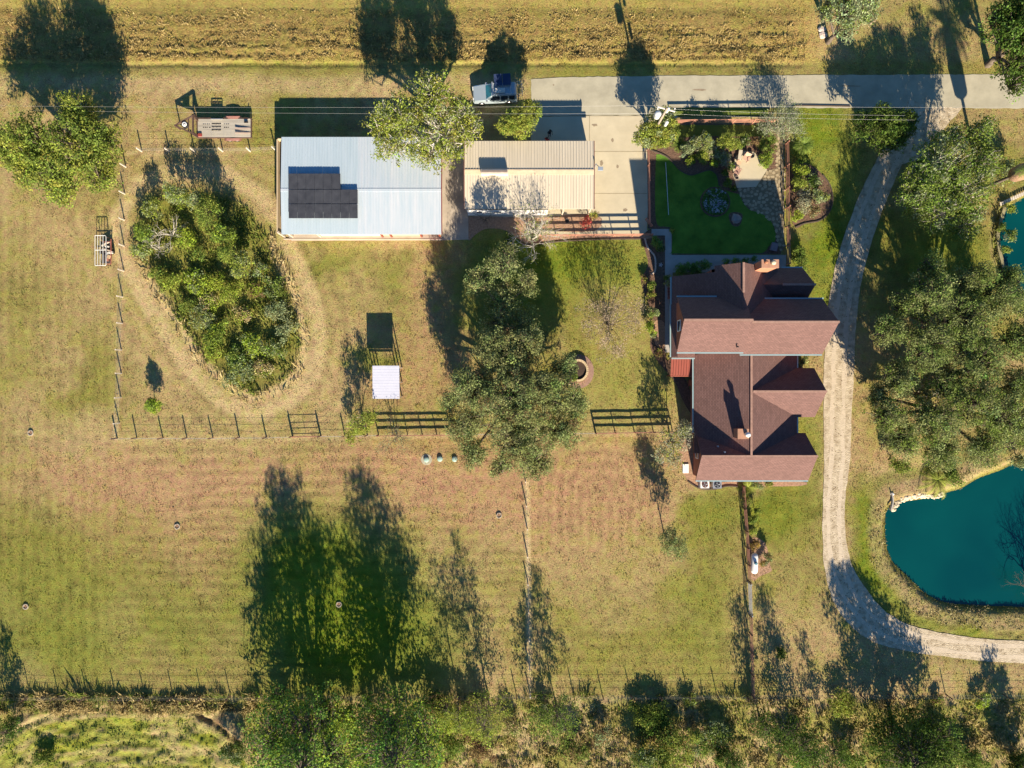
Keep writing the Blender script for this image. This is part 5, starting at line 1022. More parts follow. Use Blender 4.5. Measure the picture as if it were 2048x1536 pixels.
plant('broadleaf_tree', 'tree', 'green tree overhanging the pale blue barn roof', [(860, 190, 55, 9), (800, 240, 60, 8.5), (880, 255, 70, 8.6), (930, 225, 38, 7.5), (790, 290, 52, 7), (860, 310, 46, 6.6), (900, 300, 40, 6.6), (940, 260, 34, 7), (770, 250, 44, 7.5)], 9, 3.2, 'y', .85, .19, .32, base=(880, 300), rc=.5, fill=.85, bark='pale', alt='w', altp=.12)
plant('round_tree', 'tree', 'small round yellow green tree touching the north eave of the tan workshop', [(1040, 240, 40, 5.2), (1062, 225, 26, 4.6), (1020, 250, 28, 4.6), (1045, 258, 26, 4.2)], 5.2, 1.0, 'y', 1.3, .15, .14, rc=.36)
plant('round_tree', 'tree', 'round green tree wrapped about the utility pole', [(1312, 262, 45, 5.0), (1292, 276, 28, 4.5), (1328, 242, 28, 4.8), (1325, 278, 24, 4.2)], 5.2, .8, 'y', 1.5, .15, .14, base=(1302, 276), rc=.36, alt='w', altp=.25)
plant('broadleaf_tree', 'tree', 'large green tree between the gravel drive and the upper pond', [(1880, 330, 70, 8), (1840, 375, 60, 7.4), (1930, 380, 64, 7.6), (1960, 320, 46, 7.4), (1880, 420, 56, 7), (1930, 445, 42, 6.5), (1950, 270, 36, 7.4), (1820, 400, 36, 6.2), (1900, 275, 30, 7)], 8, 2.2, 'g', 1.0, .19, .3, base=(1850, 400), rc=.55, bark='pale', alt='w', altp=.15)
plant('dense_tree', 'tree', 'dense dark tree where the gravel drive leaves the road', [(1770, 262, 46, 5.4), (1730, 255, 34, 4.8), (1805, 250, 34, 5), (1780, 285, 34, 4.4), (1755, 238, 30, 5.2)], 5.4, .8, 'd', 1.3, .17, .2, rc=.42, alt='g', altp=.3)
plant('live_oak', 'tree', 'upper dark live oak east of the house with layered clumps', [(1850, 590, 56, 9.5), (1920, 640, 66, 9.5), (1990, 600, 52, 9), (1850, 690, 60, 8.5), (1950, 720, 60, 8.6), (1775, 660, 38, 7.6), (2030, 680, 50, 8.5), (1855, 530, 26, 8.5), (1940, 560, 40, 9.4), (2010, 560, 30, 8.5), (1800, 610, 30, 8), (1890, 770, 46, 7)],
      10, 2.2, 'oakd', .95, .16, .42, base=(1880, 680), rc=.55, fill=1.15, bark='dark', alt='oak', altp=.4)
plant('live_oak', 'tree', 'lower grey green live oak between the house and the lower pond', [(1790, 760, 46, 7), (1770, 830, 46, 6.5), (1860, 840, 62, 7.5), (1940, 800, 60, 7.8), (2000, 830, 60, 7.6), (1800, 880, 44, 5.8), (1880, 900, 44, 5.8), (1960, 890, 50, 6), (2040, 870, 40, 6.5), (2035, 770, 44, 7.4), (1750, 790, 26, 5.6)],
      8, 1.6, 'oak', .95, .15, .38, base=(1860, 820), rc=.5, fill=1.35, bark='dark', alt='g', altp=.3)
bare('bare_tree', 'tree', 'pale leafless tree poking through the lower live oak', (1835, 800), 6.4, 6, .07, 'pale', 3, .5, .55)
bare('bare_tree', 'tree', 'dark leafless branches at the right edge above the lower pond', (2020, 862), 5.0, 6, .08, 'dark', 3, .5, .5)
plant('broadleaf_tree', 'tree', 'dark green tree cut by the upper right corner of the frame', [(2020, 60, 60, 10), (2035, 120, 54, 9), (1998, 30, 34, 9), (2030, 165, 34, 7.5), (2060, 60, 80, 10)], 10, 2, 'd', 1.1, .2, .35, base=(1975, 130), rc=.55, alt='br', altp=.2)
plant('feathery_tree', 'tree', 'grey green feathery tree at the top edge right of the rough strip', [(1690, 20, 52, 8), (1660, 15, 32, 7), (1730, 25, 32, 7), (1690, 62, 26, 5.5)], 8, 2.5, 'w', .9, .19, .26, base=(1655, 85), rc=.42, alt='g', altp=.3)
palm('tall_palm', 'tall palm whose trunk leans out of the right edge above the upper pond', (1962, 378), 8.4, 2.3, 38, 'g', .9, .17, up=1.0, skirt=True)
# conifer-like row beyond the frame and at the bottom, casting the long shadows
TR = dict(true=True)
plant('tall_tree', 'tree', 'tall dense tree in the bottom thicket casting the left twin shadow', [(664, 1425, 34, 12.0, 1.4), (660, 1428, 56, 10.3, 1.5), (650, 1430, 82, 8.2, 1.6), (700, 1428, 46, 8.6, 1.5), (590, 1428, 44, 6.8, 1.4), (622, 1426, 82, 5.6, 1.5), (608, 1424, 84, 3.0, 1.4), (660, 1424, 50, 2.4, 1.2)], 13, 1.8, 'br', .7, .24, .3, base=(650, 1425), rc=.62, fill=.6, alt='lime', altp=.3, **TR)
plant('tall_tree', 'tree', 'tall dense tree in the bottom thicket casting the right twin shadow', [(822, 1425, 34, 12.0, 1.4), (824, 1428, 54, 10.2, 1.5), (808, 1430, 78, 8.2, 1.6), (860, 1430, 40, 7.4, 1.4), (800, 1430, 84, 5.8, 1.5), (790, 1426, 76, 3.2, 1.4), (850, 1424, 40, 2.2, 1.1)], 13, 1.8, 'br', .7, .24, .3, base=(800, 1425), rc=.62, fill=.56, alt='lime', altp=.3, **TR)
plant('slender_tree', 'tree', 'sparse pale stemmed tree left of the two that shade the lower field', [(927, 1396, 16, 6.6, 1.0), (922, 1398, 28, 5.0, 1.2), (900, 1398, 26, 3.0, 1.2)], 7.4, 1.5, 'y', .5, .16, .07, base=(918, 1394), rc=.4, fill=.6, **TR)
plant('slender_tree', 'tree', 'sparse pale stemmed tree right of the two that shade the lower field', [(980, 1396, 14, 8.4, 1.0), (972, 1398, 34, 6.6, 1.2), (968, 1398, 46, 4.2, 1.3), (985, 1398, 36, 2.2, 1.0)], 9.2, 1.8, 'y', .45, .16, .08, base=(978, 1395), rc=.4, fill=.6, **TR)
plant('slender_tree', 'tree', 'thin tree behind the lower end of the middle wire fence', [(1122, 1402, 18, 6.6, .9), (1112, 1404, 32, 5.0, 1.2), (1102, 1406, 46, 2.8, 1.2), (1080, 1402, 26, 4.0, 1.0)], 7.4, 1.2, 'g', .6, .16, .08, base=(1110, 1402), rc=.4, fill=.65, **TR)
plant('column_tree', 'tree', 'narrow tree west of the bottom end of the red fence', [(1522, 1432, 18, 5.6, 1.1), (1516, 1432, 24, 3.6, 1.2), (1514, 1430, 24, 1.8, 1.0)], 6.6, .6, 'd', .7, .17, .09, base=(1518, 1432), rc=.38, fill=.8, **TR)
plant('column_tree', 'tree', 'narrow dark tree on the bottom edge between the red fence and the shaded drive', [(1580, 1450, 20, 6.4, 1.1), (1578, 1450, 32, 4.4, 1.3), (1576, 1448, 34, 2.2, 1.2)], 7.4, .6, 'd', .7, .18, .1, base=(1580, 1450), rc=.42, fill=.8, **TR)
plant('column_tree', 'tree', 'slim tree at the bottom fence, second from the red fence', [(1645, 1475, 14, 4.8, .9), (1645, 1475, 22, 3.0, 1.2)], 5.6, .6, 'd', .7, .16, .08, base=(1645, 1475), rc=.34, fill=.8, **TR)
plant('dense_tree', 'tree', 'wide dark tree at the bottom that shades the bend of the gravel drive', [(1752, 1455, 30, 8.0, 1.0), (1764, 1456, 56, 6.6, 1.4), (1795, 1456, 66, 4.8, 1.5), (1822, 1450, 54, 3.2, 1.3), (1760, 1456, 54, 3.0, 1.4)], 9, 1.0, 'd', .95, .2, .28, base=(1785, 1455), rc=.55, fill=.85, alt='g', altp=.2, **TR)
plant('dense_tree', 'tree', 'narrow crowned tree outside the bottom right corner', [(2024, 1520, 24, 4.8, 1.2), (2022, 1520, 34, 3.0, 1.3), (2022, 1520, 30, 1.6, 1.0)], 6.2, 1.0, 'd', 1.0, .18, .16, base=(2024, 1520), rc=.42, **TR)
plant('column_tree', 'tree', 'narrow tree in the lower left corner whose shadow crosses the frame edge', [(45, 1442, 15, 4.4, .9), (42, 1442, 22, 2.8, 1.1), (40, 1442, 20, 1.2, .9)], 5.2, .8, 'd', .8, .16, .09, base=(45, 1442), rc=.34, **TR)
bare('bare_tree', 'tree', 'leafless willow at the right edge whose shadow lies on the lower pond', (2080, 1180), 6.8, 5, .12, 'dark', 4, .42, .28)
# yard trees
bare('crepe_myrtle', 'tree', 'nearly leafless pinkish multi stemmed tree left of the house walk', (1216, 648), 5.0, 26, .028, None, 2, .22, .8, 'pk', 9, .13, first=.5, kids=(2, 3))
plant('grey_bush', 'shrub', 'leafy grey green small tree at the south west corner of the house', [(1345, 880, 38, 4.4), (1365, 860, 24, 4.6), (1325, 905, 26, 3.6), (1350, 920, 20, 3.4)], 4.6, .9, 'wl', .6, .15, .1, base=(1340, 872), rc=.36, fill=.8, alt='y', altp=.3)
bare('bare_tree', 'tree', 'white barked almost leafless tree against the south side of the tan workshop', (1064, 478), 6.6, 9, .075, 'pale', 3, .5, .42, 'y', 1, .13)
plant('climbing_shrub', 'shrub', 'small leafy shrub around the foot of the white barked tree', [(1062, 468, 20, 1.6), (1070, 450, 12, 1.6)], 1.6, .1, 'w', .8, .13, .03, rc=.24)
bare('bare_shrub', 'shrub', 'small leafless shrub by the white wall west end of the workshop', (968, 440), 2.9, 5, .03, 'dark', 2, .5, .4)
plant('red_shrub', 'shrub', 'small bright red shrub at the workshop porch corner', [(1172, 448, 13, 1.5), (1176, 438, 9, 1.4)], 1.5, .1, 'red', .8, .12, .03, rc=.22)
plant('green_shrub', 'shrub', 'small gold green shrub touching the red shrub by the porch', [(1188, 430, 10, 1.6)], 1.6, .1, 'y', .9, .12, .03, rc=.22, alt='gold')
bare('weeping_tree', 'tree', 'pale weeping tree at the garden corner next to the road', (1548, 262), 4.4, 10, .045, 'pale', 3, .42, .6, 'w', 5, .12)
plant('yellow_bush', 'shrub', 'large yellow green bush in the paddock fence line', [(722, 850, 28, 4.4), (706, 872, 20, 2.6), (744, 832, 20, 4.6)], 4.6, .2, 'y', .8, .16, .06, rc=.34, base=(728, 845))
bare('pampas_grass', 'grass clump', 'tall grey plumed grass behind the yellow green bush', (726, 838), 5.2, 16, .025, 'pale', 1, .25, .3)
bare('bare_shrub', 'shrub', 'sparse brown leaved tree in front of the paddock board fence', (795, 872), 5.4, 5, .04, None, 3, .45, .35, 'w', 1, .12, lean=(.0, -.1))
plant('small_tree', 'tree', 'small round green tree alone in the thicket paddock', [(308, 812, 19, 2.2), (306, 806, 14, 2.4)], 2.4, .1, 'lime', 1.5, .13, .05, rc=.26, base=(311, 800), alt='g', altp=.4)
plant('small_tree', 'tree', 'lone dark small tree in the brown field below the house', [(1345, 1082, 32, 5.4), (1356, 1100, 24, 4.2), (1336, 1068, 22, 5.2)], 5.6, 1.0, 'oak', .9, .15, .07, base=(1328, 1068), rc=.32, fill=.8)
plant('hedge', 'hedge', 'small square clipped hedge beside the dark red fence', [(1600, 505, 15, 1.2), (1600, 520, 15, 1.2), (1601, 532, 15, 1.2), (1595, 498, 9, 1.2)], 1.2, .05, 'g', 1.6, .11, .03, rc=.24, crown='foliage', stem='stems')
plant('hedge', 'hedge', 'dark clipped hedge in shade along the north wall of the house', [(1360, 540, 14, 1.3), (1378, 536, 15, 1.3), (1396, 535, 15, 1.3), (1410, 531, 12, 1.3)], 1.3, .05, 'br', 1.6, .11, .03, rc=.24, crown='foliage', stem='stems')
plant('hedge', 'hedge', 'low dark shrub row in shade left of the chimney', [(1452, 524, 9, .9), (1472, 524, 10, .9), (1490, 521, 9, .9), (1508, 518, 9, .9)], .9, .05, 'br', 1.3, .11, .02, rc=.2, crown='foliage', stem='stems')
palm('fan_palm', 'small fan palm between the dark red fence and the side lawn', (1595, 300), 1.6, 1.15, 20, 'g', .5, .09, True)
palm('date_palm', 'low spreading palm with long yellow green fronds above the pond stones', (1868, 958), .5, 2.5, 15, 'y', .8, .2, up=.5, wf=.15)
palm('fan_palm', 'spiky round palm at the left end of the garden shrubs', (1356, 292), .5, .95, 26, 'g', .4, .08, True)
palm('fan_palm', 'spiky round palm at the right end of the garden shrubs', (1524, 292), .5, .9, 24, 'y', .4, .08, True)
palm('banana_plant', 'broad leaved pale green plant under the south eave beside the long red fence', (1493, 974), .4, 1.3, 12, 'y', .8, .06, True, 'plant')

# ---------------------------------------------------------------- shrubs
def shrubs(tab, group, name='shrub', dens=1.0, leaf=.14, hs=1.0, **kw):
    for x, y, r_, h, c, lab in tab:
        h *= hs
        l2 = [(x, y, r_ * .8, h)] + [(x + math.cos(a) * r_ * .5, y + math.sin(a) * r_ * .5, r_ * .55, h * .85) for a in (random.uniform(0, 6), random.uniform(0, 6))]
        l2 += [(x + random.uniform(-1, 1) * r_ * .8, y + random.uniform(-1, 1) * r_ * .8, r_ * .32, h * random.uniform(.6, 1.1)) for _ in range(2)]
        alt = random.choice(('w', 'y', 'g', 'y', 'b')) if hs == 1 else random.choice(('lime', 'y', 'lime', 'w')); plant(name, 'shrub', lab, l2, h, min(.15, h * .1), c, dens, leaf, .02 + .01 * h, group, rc=max(.2, min(.42, r_ * S * .3)), crown='foliage', stem='stems', alt=alt, altp=.3, **kw)
TH = [(300, 412, 26, 7.0, 'y', 'yellow green bush at the north west corner of the fenced thicket'), (352, 392, 28, 8.2, 'w', 'silvery bush at the very top of the fenced thicket, left one'), (392, 400, 24, 8.0, 'w', 'pale bush at the top of the thicket left of the big round one'),
      (418, 425, 40, 10.6, 'g', 'big round green tree at the north end of the thicket'), (288, 460, 26, 6.2, 'g', 'green bush on the west rim of the thicket near its top'), (282, 500, 26, 3.4, 'w', 'pale bush on the upper west rim of the thicket'),
      (372, 482, 26, 4.2, 'lime', 'yellow green bush in the upper middle of the thicket beside the dead branches'), (400, 505, 20, 3.4, 'g', 'mid green bush just below the upper middle opening of the thicket'), (450, 470, 30, 9.6, 'g', 'leafy bush on the upper east rim of the thicket'),
      (462, 510, 26, 8.4, 'g', 'green bush on the east rim below the leafy one'), (487, 530, 30, 7.4, 'y', 'yellow topped bush at the mid east side of the thicket'), (318, 545, 22, 3.0, 'g', 'plain green bush on the mid west rim of the thicket'), (348, 562, 24, 3.2, 'y', 'yellowish bush just inward of the mid west rim of the thicket'),
      (392, 560, 34, 4.0, 'lime', 'broad green bush in the centre west of the thicket'), (432, 562, 26, 3.8, 'lime', 'yellow green bush at the dead centre of the thicket'), (460, 588, 28, 3.6, 'y', 'yellowish bush south east of the thicket centre'), (420, 600, 24, 3.0, 'st', 'straw coloured bush south of the thicket centre'),
      (514, 580, 20, 2.6, 'b', 'reddish brown dead bush inside the east rim of the thicket'), (548, 580, 28, 3.4, 'g', 'green bush on the outer east bulge of the thicket'), (560, 622, 32, 3.4, 'w', 'silvery green bush on the lower east rim of the thicket'), (575, 660, 26, 3.0, 'w', 'silvery bush at the south east corner of the thicket'),
      (400, 638, 32, 3.2, 'w', 'grey green bush on the lower west side of the thicket'), (485, 632, 22, 2.6, 'st', 'pale straw bush above the dark hollow of the thicket'), (428, 672, 32, 3.4, 'g', 'green bush right of the lower west rim of the thicket'), (378, 612, 24, 2.8, 'g', 'small green bush on the lower west rim of the thicket'),
      (510, 690, 34, 3.6, 'lime', 'yellow green bush south of the dark hollow of the thicket'), (552, 702, 26, 3.0, 'g', 'green bush on the south east rim of the thicket'), (470, 718, 28, 2.8, 'g', 'green bush near the south tip of the thicket'), (478, 745, 34, 2.6, 'w', 'wide silvery bush at the south tip of the thicket'), (528, 738, 26, 2.4, 'st', 'straw coloured bush at the south east tip of the thicket'),
      (430, 705, 22, 2.4, 'y', 'small yellow green bush on the south west rim of the thicket'), (520, 540, 18, 2.8, 'w', 'small grey bush on the upper east bulge of the thicket')]
shrubs(TH, 'bushes of the fenced thicket', dens=.6, leaf=.15, hs=.42)
bare('dead_tree', 'tree', 'fallen grey dead branches in the upper west part of the thicket', (345, 470), 4.2, 6, .06, 'pale', 2, .6, .9)
bare('dead_tree', 'tree', 'grey dead snag on the west rim of the thicket', (318, 500), 2.8, 4, .045, 'pale', 2, .6, .9)
GD = [(1372, 300, 16, 1.8, 'w', 'grey green shrub right of the left spiky palm'), (1395, 288, 18, 2.2, 'w', 'silvery shrub at the back of the garden bed, left part'), (1412, 284, 18, 2.4, 'w', 'tall silvery shrub behind the garden bed centre'), (1402, 312, 18, 1.6, 'y', 'gold green shrub in the front left of the garden bed'), (1382, 322, 14, 1.1, 'lime', 'bright lime shrub on the front edge of the garden bed'),
      (1425, 305, 18, 1.9, 'wl', 'pink flecked shrub in the middle of the garden bed'), (1446, 288, 22, 2.6, 'y', 'tall yellow green shrub at the back of the garden bed'), (1468, 290, 16, 2.3, 'y', 'yellow green shrub beside the pale patio bench'), (1448, 318, 18, 1.7, 'wl', 'speckled shrub in front of the tall yellow green one'), (1430, 326, 12, 1.0, 'lime', 'low lime shrub at the front centre of the garden bed'),
      (1460, 334, 12, 1.1, 'g', 'low green shrub just left of the brown patio chair'), (1492, 284, 15, 1.3, 'd', 'dark low shrub right of the bench'), (1508, 284, 12, 1.2, 'b', 'brown leaved shrub behind the patio'), (1538, 300, 16, 1.6, 'g', 'green shrub beside the flagstone walk behind the patio'), (1530, 320, 18, 1.6, 'lime', 'bright lime shrub in the crook of the flagstone walk'),
      (1545, 282, 13, 1.5, 'g', 'green shrub at the back right of the garden bed'), (1456, 366, 12, .9, 'g', 'low spiky plant on the strip between lawn and patio'), (1449, 345, 10, .9, 'd', 'dark low plant at the left side of the patio'), (1468, 378, 8, .5, 'd', 'tiny dark plant at the tip of the strip below the patio'),
      (1352, 268, 12, 1.5, 'g', 'small green shrub under the round tree by the pink board fence')]
shrubs(GD, 'shrubs of the fenced garden', 'garden_shrub', 1.1, .12)
EB = [(1598, 340, 20, 2.0, 'lime', 'lime green shrub at the top of the curved east bed'), (1600, 370, 20, 2.2, 'y', 'yellow shrub against the dark red fence in the curved east bed'), (1625, 365, 18, 2.0, 'd', 'dark stemmed shrub in the upper middle of the curved east bed'), (1608, 402, 24, 2.3, 'wl', 'pink tinged shrub in the centre of the curved east bed'),
      (1638, 395, 18, 2.0, 'w', 'silvery shrub at the outer edge of the curved east bed'), (1595, 430, 14, 1.2, 'lime', 'low lime shrub at the bottom of the curved east bed'), (1628, 422, 15, 1.3, 'b', 'brown tinged low shrub at the lower curve of the east bed'), (1600, 318, 12, 1.2, 'g', 'small green shrub below the fan palm')]
shrubs(EB, 'shrubs of the curved east bed', 'garden_shrub', 1.1, .13)
HB = [(1313, 485, 15, 1.1, 'br', 'leafy green plant in the walled bed by the concrete walk'), (1320, 497, 10, .8, 'd', 'dark green plant at the tip of the walled bed'), (1301, 572, 12, 1.3, 'd', 'dark shrub in the west bed beside the pinkish tree'), (1302, 590, 10, 1.0, 'y', 'yellowish shrub in the west bed below the dark one'), (1290, 560, 9, .9, 'b', 'brown shrub on the lawn edge of the west bed'),
      (1306, 625, 14, 1.5, 'w', 'pale shrub in the west bed opposite the porch'), (1300, 655, 13, 1.3, 'lime', 'lime shrub in the west bed next to the pink gravel'), (1305, 672, 8, .8, 'g', 'small green plant below the lime shrub in the west bed'), (1320, 705, 11, 1.0, 'b', 'brown shrub at the foot of the porch walk'), (1333, 556, 7, .6, 'g', 'small green tuft on the mulch right of the walk bend'), (1336, 568, 9, .7, 'st', 'straw coloured tuft by the clay tiles'),
      (1607, 722, 9, 1.0, 'w', 'pale shrub in the notch between the big roof and the mid gable'), (1512, 968, 14, 1.1, 'w', 'pale green shrub under the south eave right of the long red fence'), (1536, 966, 12, 1.0, 'y', 'yellow green shrub in the middle of the south eave bed'), (1496, 1002, 13, 1.2, 'y', 'yellow green shrub on the long red fence near its top'),
      (1505, 1040, 12, 1.8, 'g', 'green shrub leaning over the long red fence'), (1506, 1062, 10, 1.5, 'y', 'gold green shrub on the fence above the propane tank'), (1510, 1090, 13, 1.4, 'gold', 'golden shrub just above the propane tank'), (1535, 1112, 13, 1.4, 'oak', 'olive shrub right of the propane tank'), (1528, 1128, 9, .9, 'gold', 'low orange brown plant beside the propane tank'),
      (1514, 1018, 9, 1.4, 'g', 'small green shrub right of the fence below the eave bed'), (1345, 462, 5, .5, 'y', 'tiny yellow tuft at the lawn corner by the walk'), (1148, 752, 11, 1.0, 'g', 'green plant growing in the round brick planter'), (1020, 476, 10, .7, 'd', 'low dark plant on the stony bed edge')]
shrubs(HB, 'shrubs around the house', 'garden_shrub', 1.0, .12)
# round bed of flowers
Fb = mroot('flower_bed', G(1430, 404), 'round flower bed of blue and white blossoms in the dark lawn', 'flower bed'); c0 = G(1430, 404); MB().lathe(c0, [(1.68, .03), (1.68, .08), (1.3, .12), (.02, .14)], 30).build('soil', M_MULCH, Fb)
r = np.random.default_rng(3); N = 5200; q = np.sqrt(r.random(N)) * 1.5; al = r.random(N) * 6.283; P = np.stack([q * np.cos(al), q * np.sin(al), .12 + r.random(N) * .3 * (1.1 - q / 1.6)], 1); nr = unit(r.normal(size=(N, 3)) * .6 + [0, 0, .8]); ln = r.uniform(.08, .15, N)
V, Q_ = leaves_np(P, nr, ln, ln * .6, r); link_mesh('foliage', np_mesh('foliage', V, Q_, np.repeat(np.array(PAL['br'])[None] * r.uniform(.5, 1.5, (N, 1)), 4, 0)), M_LEAF, Fb)
N = 380; cl_ = r.random((40, 2)) * 2.6 - 1.3; w_ = r.integers(0, 40, N); P = np.concatenate([cl_[w_] + r.normal(0, .14, (N, 2)), .38 + r.random((N, 1)) * .12], 1); P = P[np.hypot(P[:, 0], P[:, 1]) < 1.45]; N = len(P); ln = r.uniform(.07, .13, N)
V, Q_ = leaves_np(P, unit(r.normal(size=(N, 3)) * .3 + [0, 0, 1.]), ln, ln, r); cc = np.where(r.random((N, 1)) < .5, np.array([[.62, .70, .74]]), np.array([[.42, .38, .52]])); link_mesh('blossoms', np_mesh('blossoms', V, Q_, np.repeat(cc, 4, 0)), M_LEAF, Fb)

# bottom rough ground bushes
BB = [(470, 1500, 30, 2.4, 'd', 'dark bush at the left edge of the bottom thicket'), (690, 1440, 34, 3.4, 'g', 'green bush between the twin shadow trees'), (640, 1405, 22, 1.8, 'd', 'low dark bush on the fence line under the left tall tree'), (560, 1400, 22, 1.6, 'd', 'low dark bush at the north west tip of the bottom thicket'), (740, 1408, 22, 2.0, 'br', 'bright green bush right behind the bottom fence between the tall trees'), (860, 1402, 26, 2.2, 'd', 'dark bush on the fence line under the right tall tree'),
      (905, 1440, 34, 2.8, 'lime', 'lime green bush left part behind the slender trees'), (955, 1448, 38, 2.8, 'lime', 'bright lime rounded bush behind the slender trees'), (900, 1490, 34, 2.2, 'g', 'green bush south of the lime bushes'), (960, 1500, 34, 1.8, 'b', 'brown weedy bush south of the bright lime bush'), (1020, 1450, 26, 1.6, 'st', 'straw bush left of the middle wire fence end'),
      (1300, 1440, 50, 1.7, 'd', 'dark round bush at the bottom, left of the pair by the red fence'), (1350, 1500, 58, 2.6, 'y', 'large yellow green spiky bush on the bottom edge left of the red fence'), (1420, 1475, 50, 1.9, 'g', 'green bush on the bottom edge nearest the red fence'), (1460, 1520, 36, 2.6, 'd', 'dark bush at the bottom edge under the green one'), (1290, 1520, 40, 2.6, 'g', 'green bush at the bottom edge left of the spiky bush'),
      (1380, 1400, 18, .8, 'y', 'low yellow green bush on the bottom fence left of the red fence'), (1150, 1500, 34, 2.2, 'g', 'grey green bush at the bottom right of the middle wire fence'), (1200, 1470, 26, 1.6, 'w', 'pale weedy bush in the bottom rough grass'), (1090, 1425, 24, 1.4, 'd', 'dark low bush behind the foot of the middle wire fence'),
      (1565, 1310, 16, .9, 'd', 'low dark plant in the round bed right of the red fence'), (1680, 1400, 36, 1.6, 'y', 'low yellow green bush on the bottom fence in front of the wide dark tree'), (1600, 1520, 34, 2.4, 'br', 'green bush at the bottom edge right of the red fence'), (1890, 1500, 40, 2.4, 'y', 'yellow green bush right of the wide dark tree'), (1965, 1400, 20, 1.2, 'lime', 'small lime bush on the bottom fence near the right edge'), (1700, 1520, 34, 2.2, 'g', 'green bush at the bottom edge left of the wide dark tree'),
      (90, 1520, 24, 1.2, 'd', 'dark bush in the lower left rough field'), (1500, 1405, 16, .9, 'st', 'dry weedy bush at the foot of the red fence'), (1940, 1530, 34, 2.0, 'g', 'green bush at the bottom edge near the right corner'), (1880, 1400, 14, .8, 'y', 'tiny yellow green bush on the bottom fence right of the wide dark tree shadow'),
      (2012, 345, 34, 2.6, 'w', 'grey green bush above the upper pond walkway'), (2020, 420, 14, 1.0, 'y', 'small yellow bush at the pond side of the walkway'), (2002, 455, 12, 1.0, 'g', 'green tuft on the upper pond bank below the walkway'), (2010, 500, 12, .9, 'g', 'green tuft in the middle of the upper pond bank'), (2020, 470, 16, 1.4, 'g', 'green waterside bush at the mouth of the upper pond'), (2040, 600, 24, 2.2, 'oak', 'olive bush over the foot of the upper pond'), (2022, 560, 16, 1.2, 'y', 'yellow green bush at the lower end of the upper pond bank'),
      (2035, 925, 20, 1.8, 'oak', 'olive bush at the right edge on the lower pond rim'), (1905, 955, 22, 1.6, 'g', 'green bush on the bank right of the low palm'), (1800, 930, 22, 2.4, 'g', 'green bush hanging from the live oak above the bare bank')]
shrubs(BB, 'bushes in the rough ground', 'bush', .85, .16)
# hedge-side weeds along the bottom fence: thin upright plants
for i, x in enumerate(range(20, 500, 24)): pass

# ---------------------------------------------------------------- grass stuff
def blades(name, label, n, sampler, hmin, hmax, cols, wdt=.045, leanr=.45, seed=1):
    r = np.random.default_rng(seed); P = sampler(r, n); n = len(P); h = r.uniform(hmin, hmax, n); cl_ = fbm(P[:, 0] * .9 + 200, P[:, 1] * .9 + 200, seed + 3, 3); h *= .5 + cl_
    keep = r.random(n) < np.clip((cl_ - .25) * 2.6, .1, 1); P = P[keep]; h = h[keep]; n = len(P); d = r.normal(0, leanr, (n, 2)) + np.stack([vnoise(P[:, 0] * .8 + 9, P[:, 1] * .8, seed + 5) - .5, vnoise(P[:, 0] * .8, P[:, 1] * .8 + 9, seed + 6) - .5], 1) * 1.2
    al = r.random(n) * 6.283; sx = np.stack([np.cos(al), np.sin(al), np.zeros(n)], 1) * wdt * r.uniform(.6, 1.5, (n, 1)); zg = np.array([gz(a, b_) for a, b_ in P]); B0 = np.concatenate([P, zg[:, None] - .03], 1)
    mid = B0 + np.concatenate([d * h[:, None] * .35, (h * .6)[:, None]], 1); top_ = B0 + np.concatenate([d * h[:, None] * 1.0, (h)[:, None] * .9], 1)
    V = np.stack([B0 - sx, B0 + sx, mid + sx * .8, top_, mid - sx * .8], 1).reshape(-1, 3); Q5 = np.arange(5 * n).reshape(-1, 5)
    C0 = np.array(cols); ci = np.clip(((cl_[keep] - .3) * 2.5 * len(cols) + r.normal(0, .7, n)).astype(int), 0, len(cols) - 1); lc = C0[ci] * r.uniform(.7, 1.3, (n, 1))
    o = link_mesh(name, np_mesh(name, V, Q5, np.repeat(lc, 5, 0)), M_LEAF); tag(o, label, 'grass', None, 'stuff')
def rect_s(x0, y0, x1, y1, cond=None):
    def f(r, n):
        px = r.uniform(x0, x1, n); py = r.uniform(y0, y1, n)
        if cond is not None: k = cond(px, py); px, py = px[k], py[k]
        return np.stack([(px - 1024) * S, (768 - py) * S], 1)
    return f
ST, DR, GR, OL = (.52, .42, .20), (.42, .35, .19), (.20, .26, .05), (.28, .27, .09)
blades('rough_grass', 'tall dry and green rough grass below the bottom fence', 42000, rect_s(490, 1396, 2060, 1545), .12, .42, [(.30, .30, .10), GR, OL, ST], .05, .5, 11)
blades('field_edge_grass', 'dry grass along the bottom fence left of the thicket', 9000, rect_s(-20, 1386, 520, 1426), .2, .6, [GR, OL, ST, ST], .05, .5, 12)
blades('rough_field_grass', 'mottled green weeds of the rough field in the lower left', 7000, rect_s(-20, 1420, 520, 1545, lambda x, y: inside(x, y, FIELDARC + [(540, 1720), (-60, 1720)])), .05, .16, [DR, OL, GR, GR], .06, .6, 13)
blades('thicket_grass', 'tall straw grass fringing the fenced thicket', 9000, rect_s(250, 370, 625, 812, lambda x, y: (np.abs(sdf(x, y, THICKET) + 2) < 13) & ((y > 560) | (x > 540) | (x < 330) & (y > 480))), .2, .55, [OL, ST, ST, (.6, .5, .28)], .05, .5, 14)
blades('thicket_undergrowth', 'olive undergrowth between the thicket bushes', 20000, rect_s(250, 370, 625, 800, lambda x, y: sdf(x, y, THICKET) < -6), .2, .5, [(.2, .21, .05), GR, (.32, .33, .1), GR], .05, .5, 15)
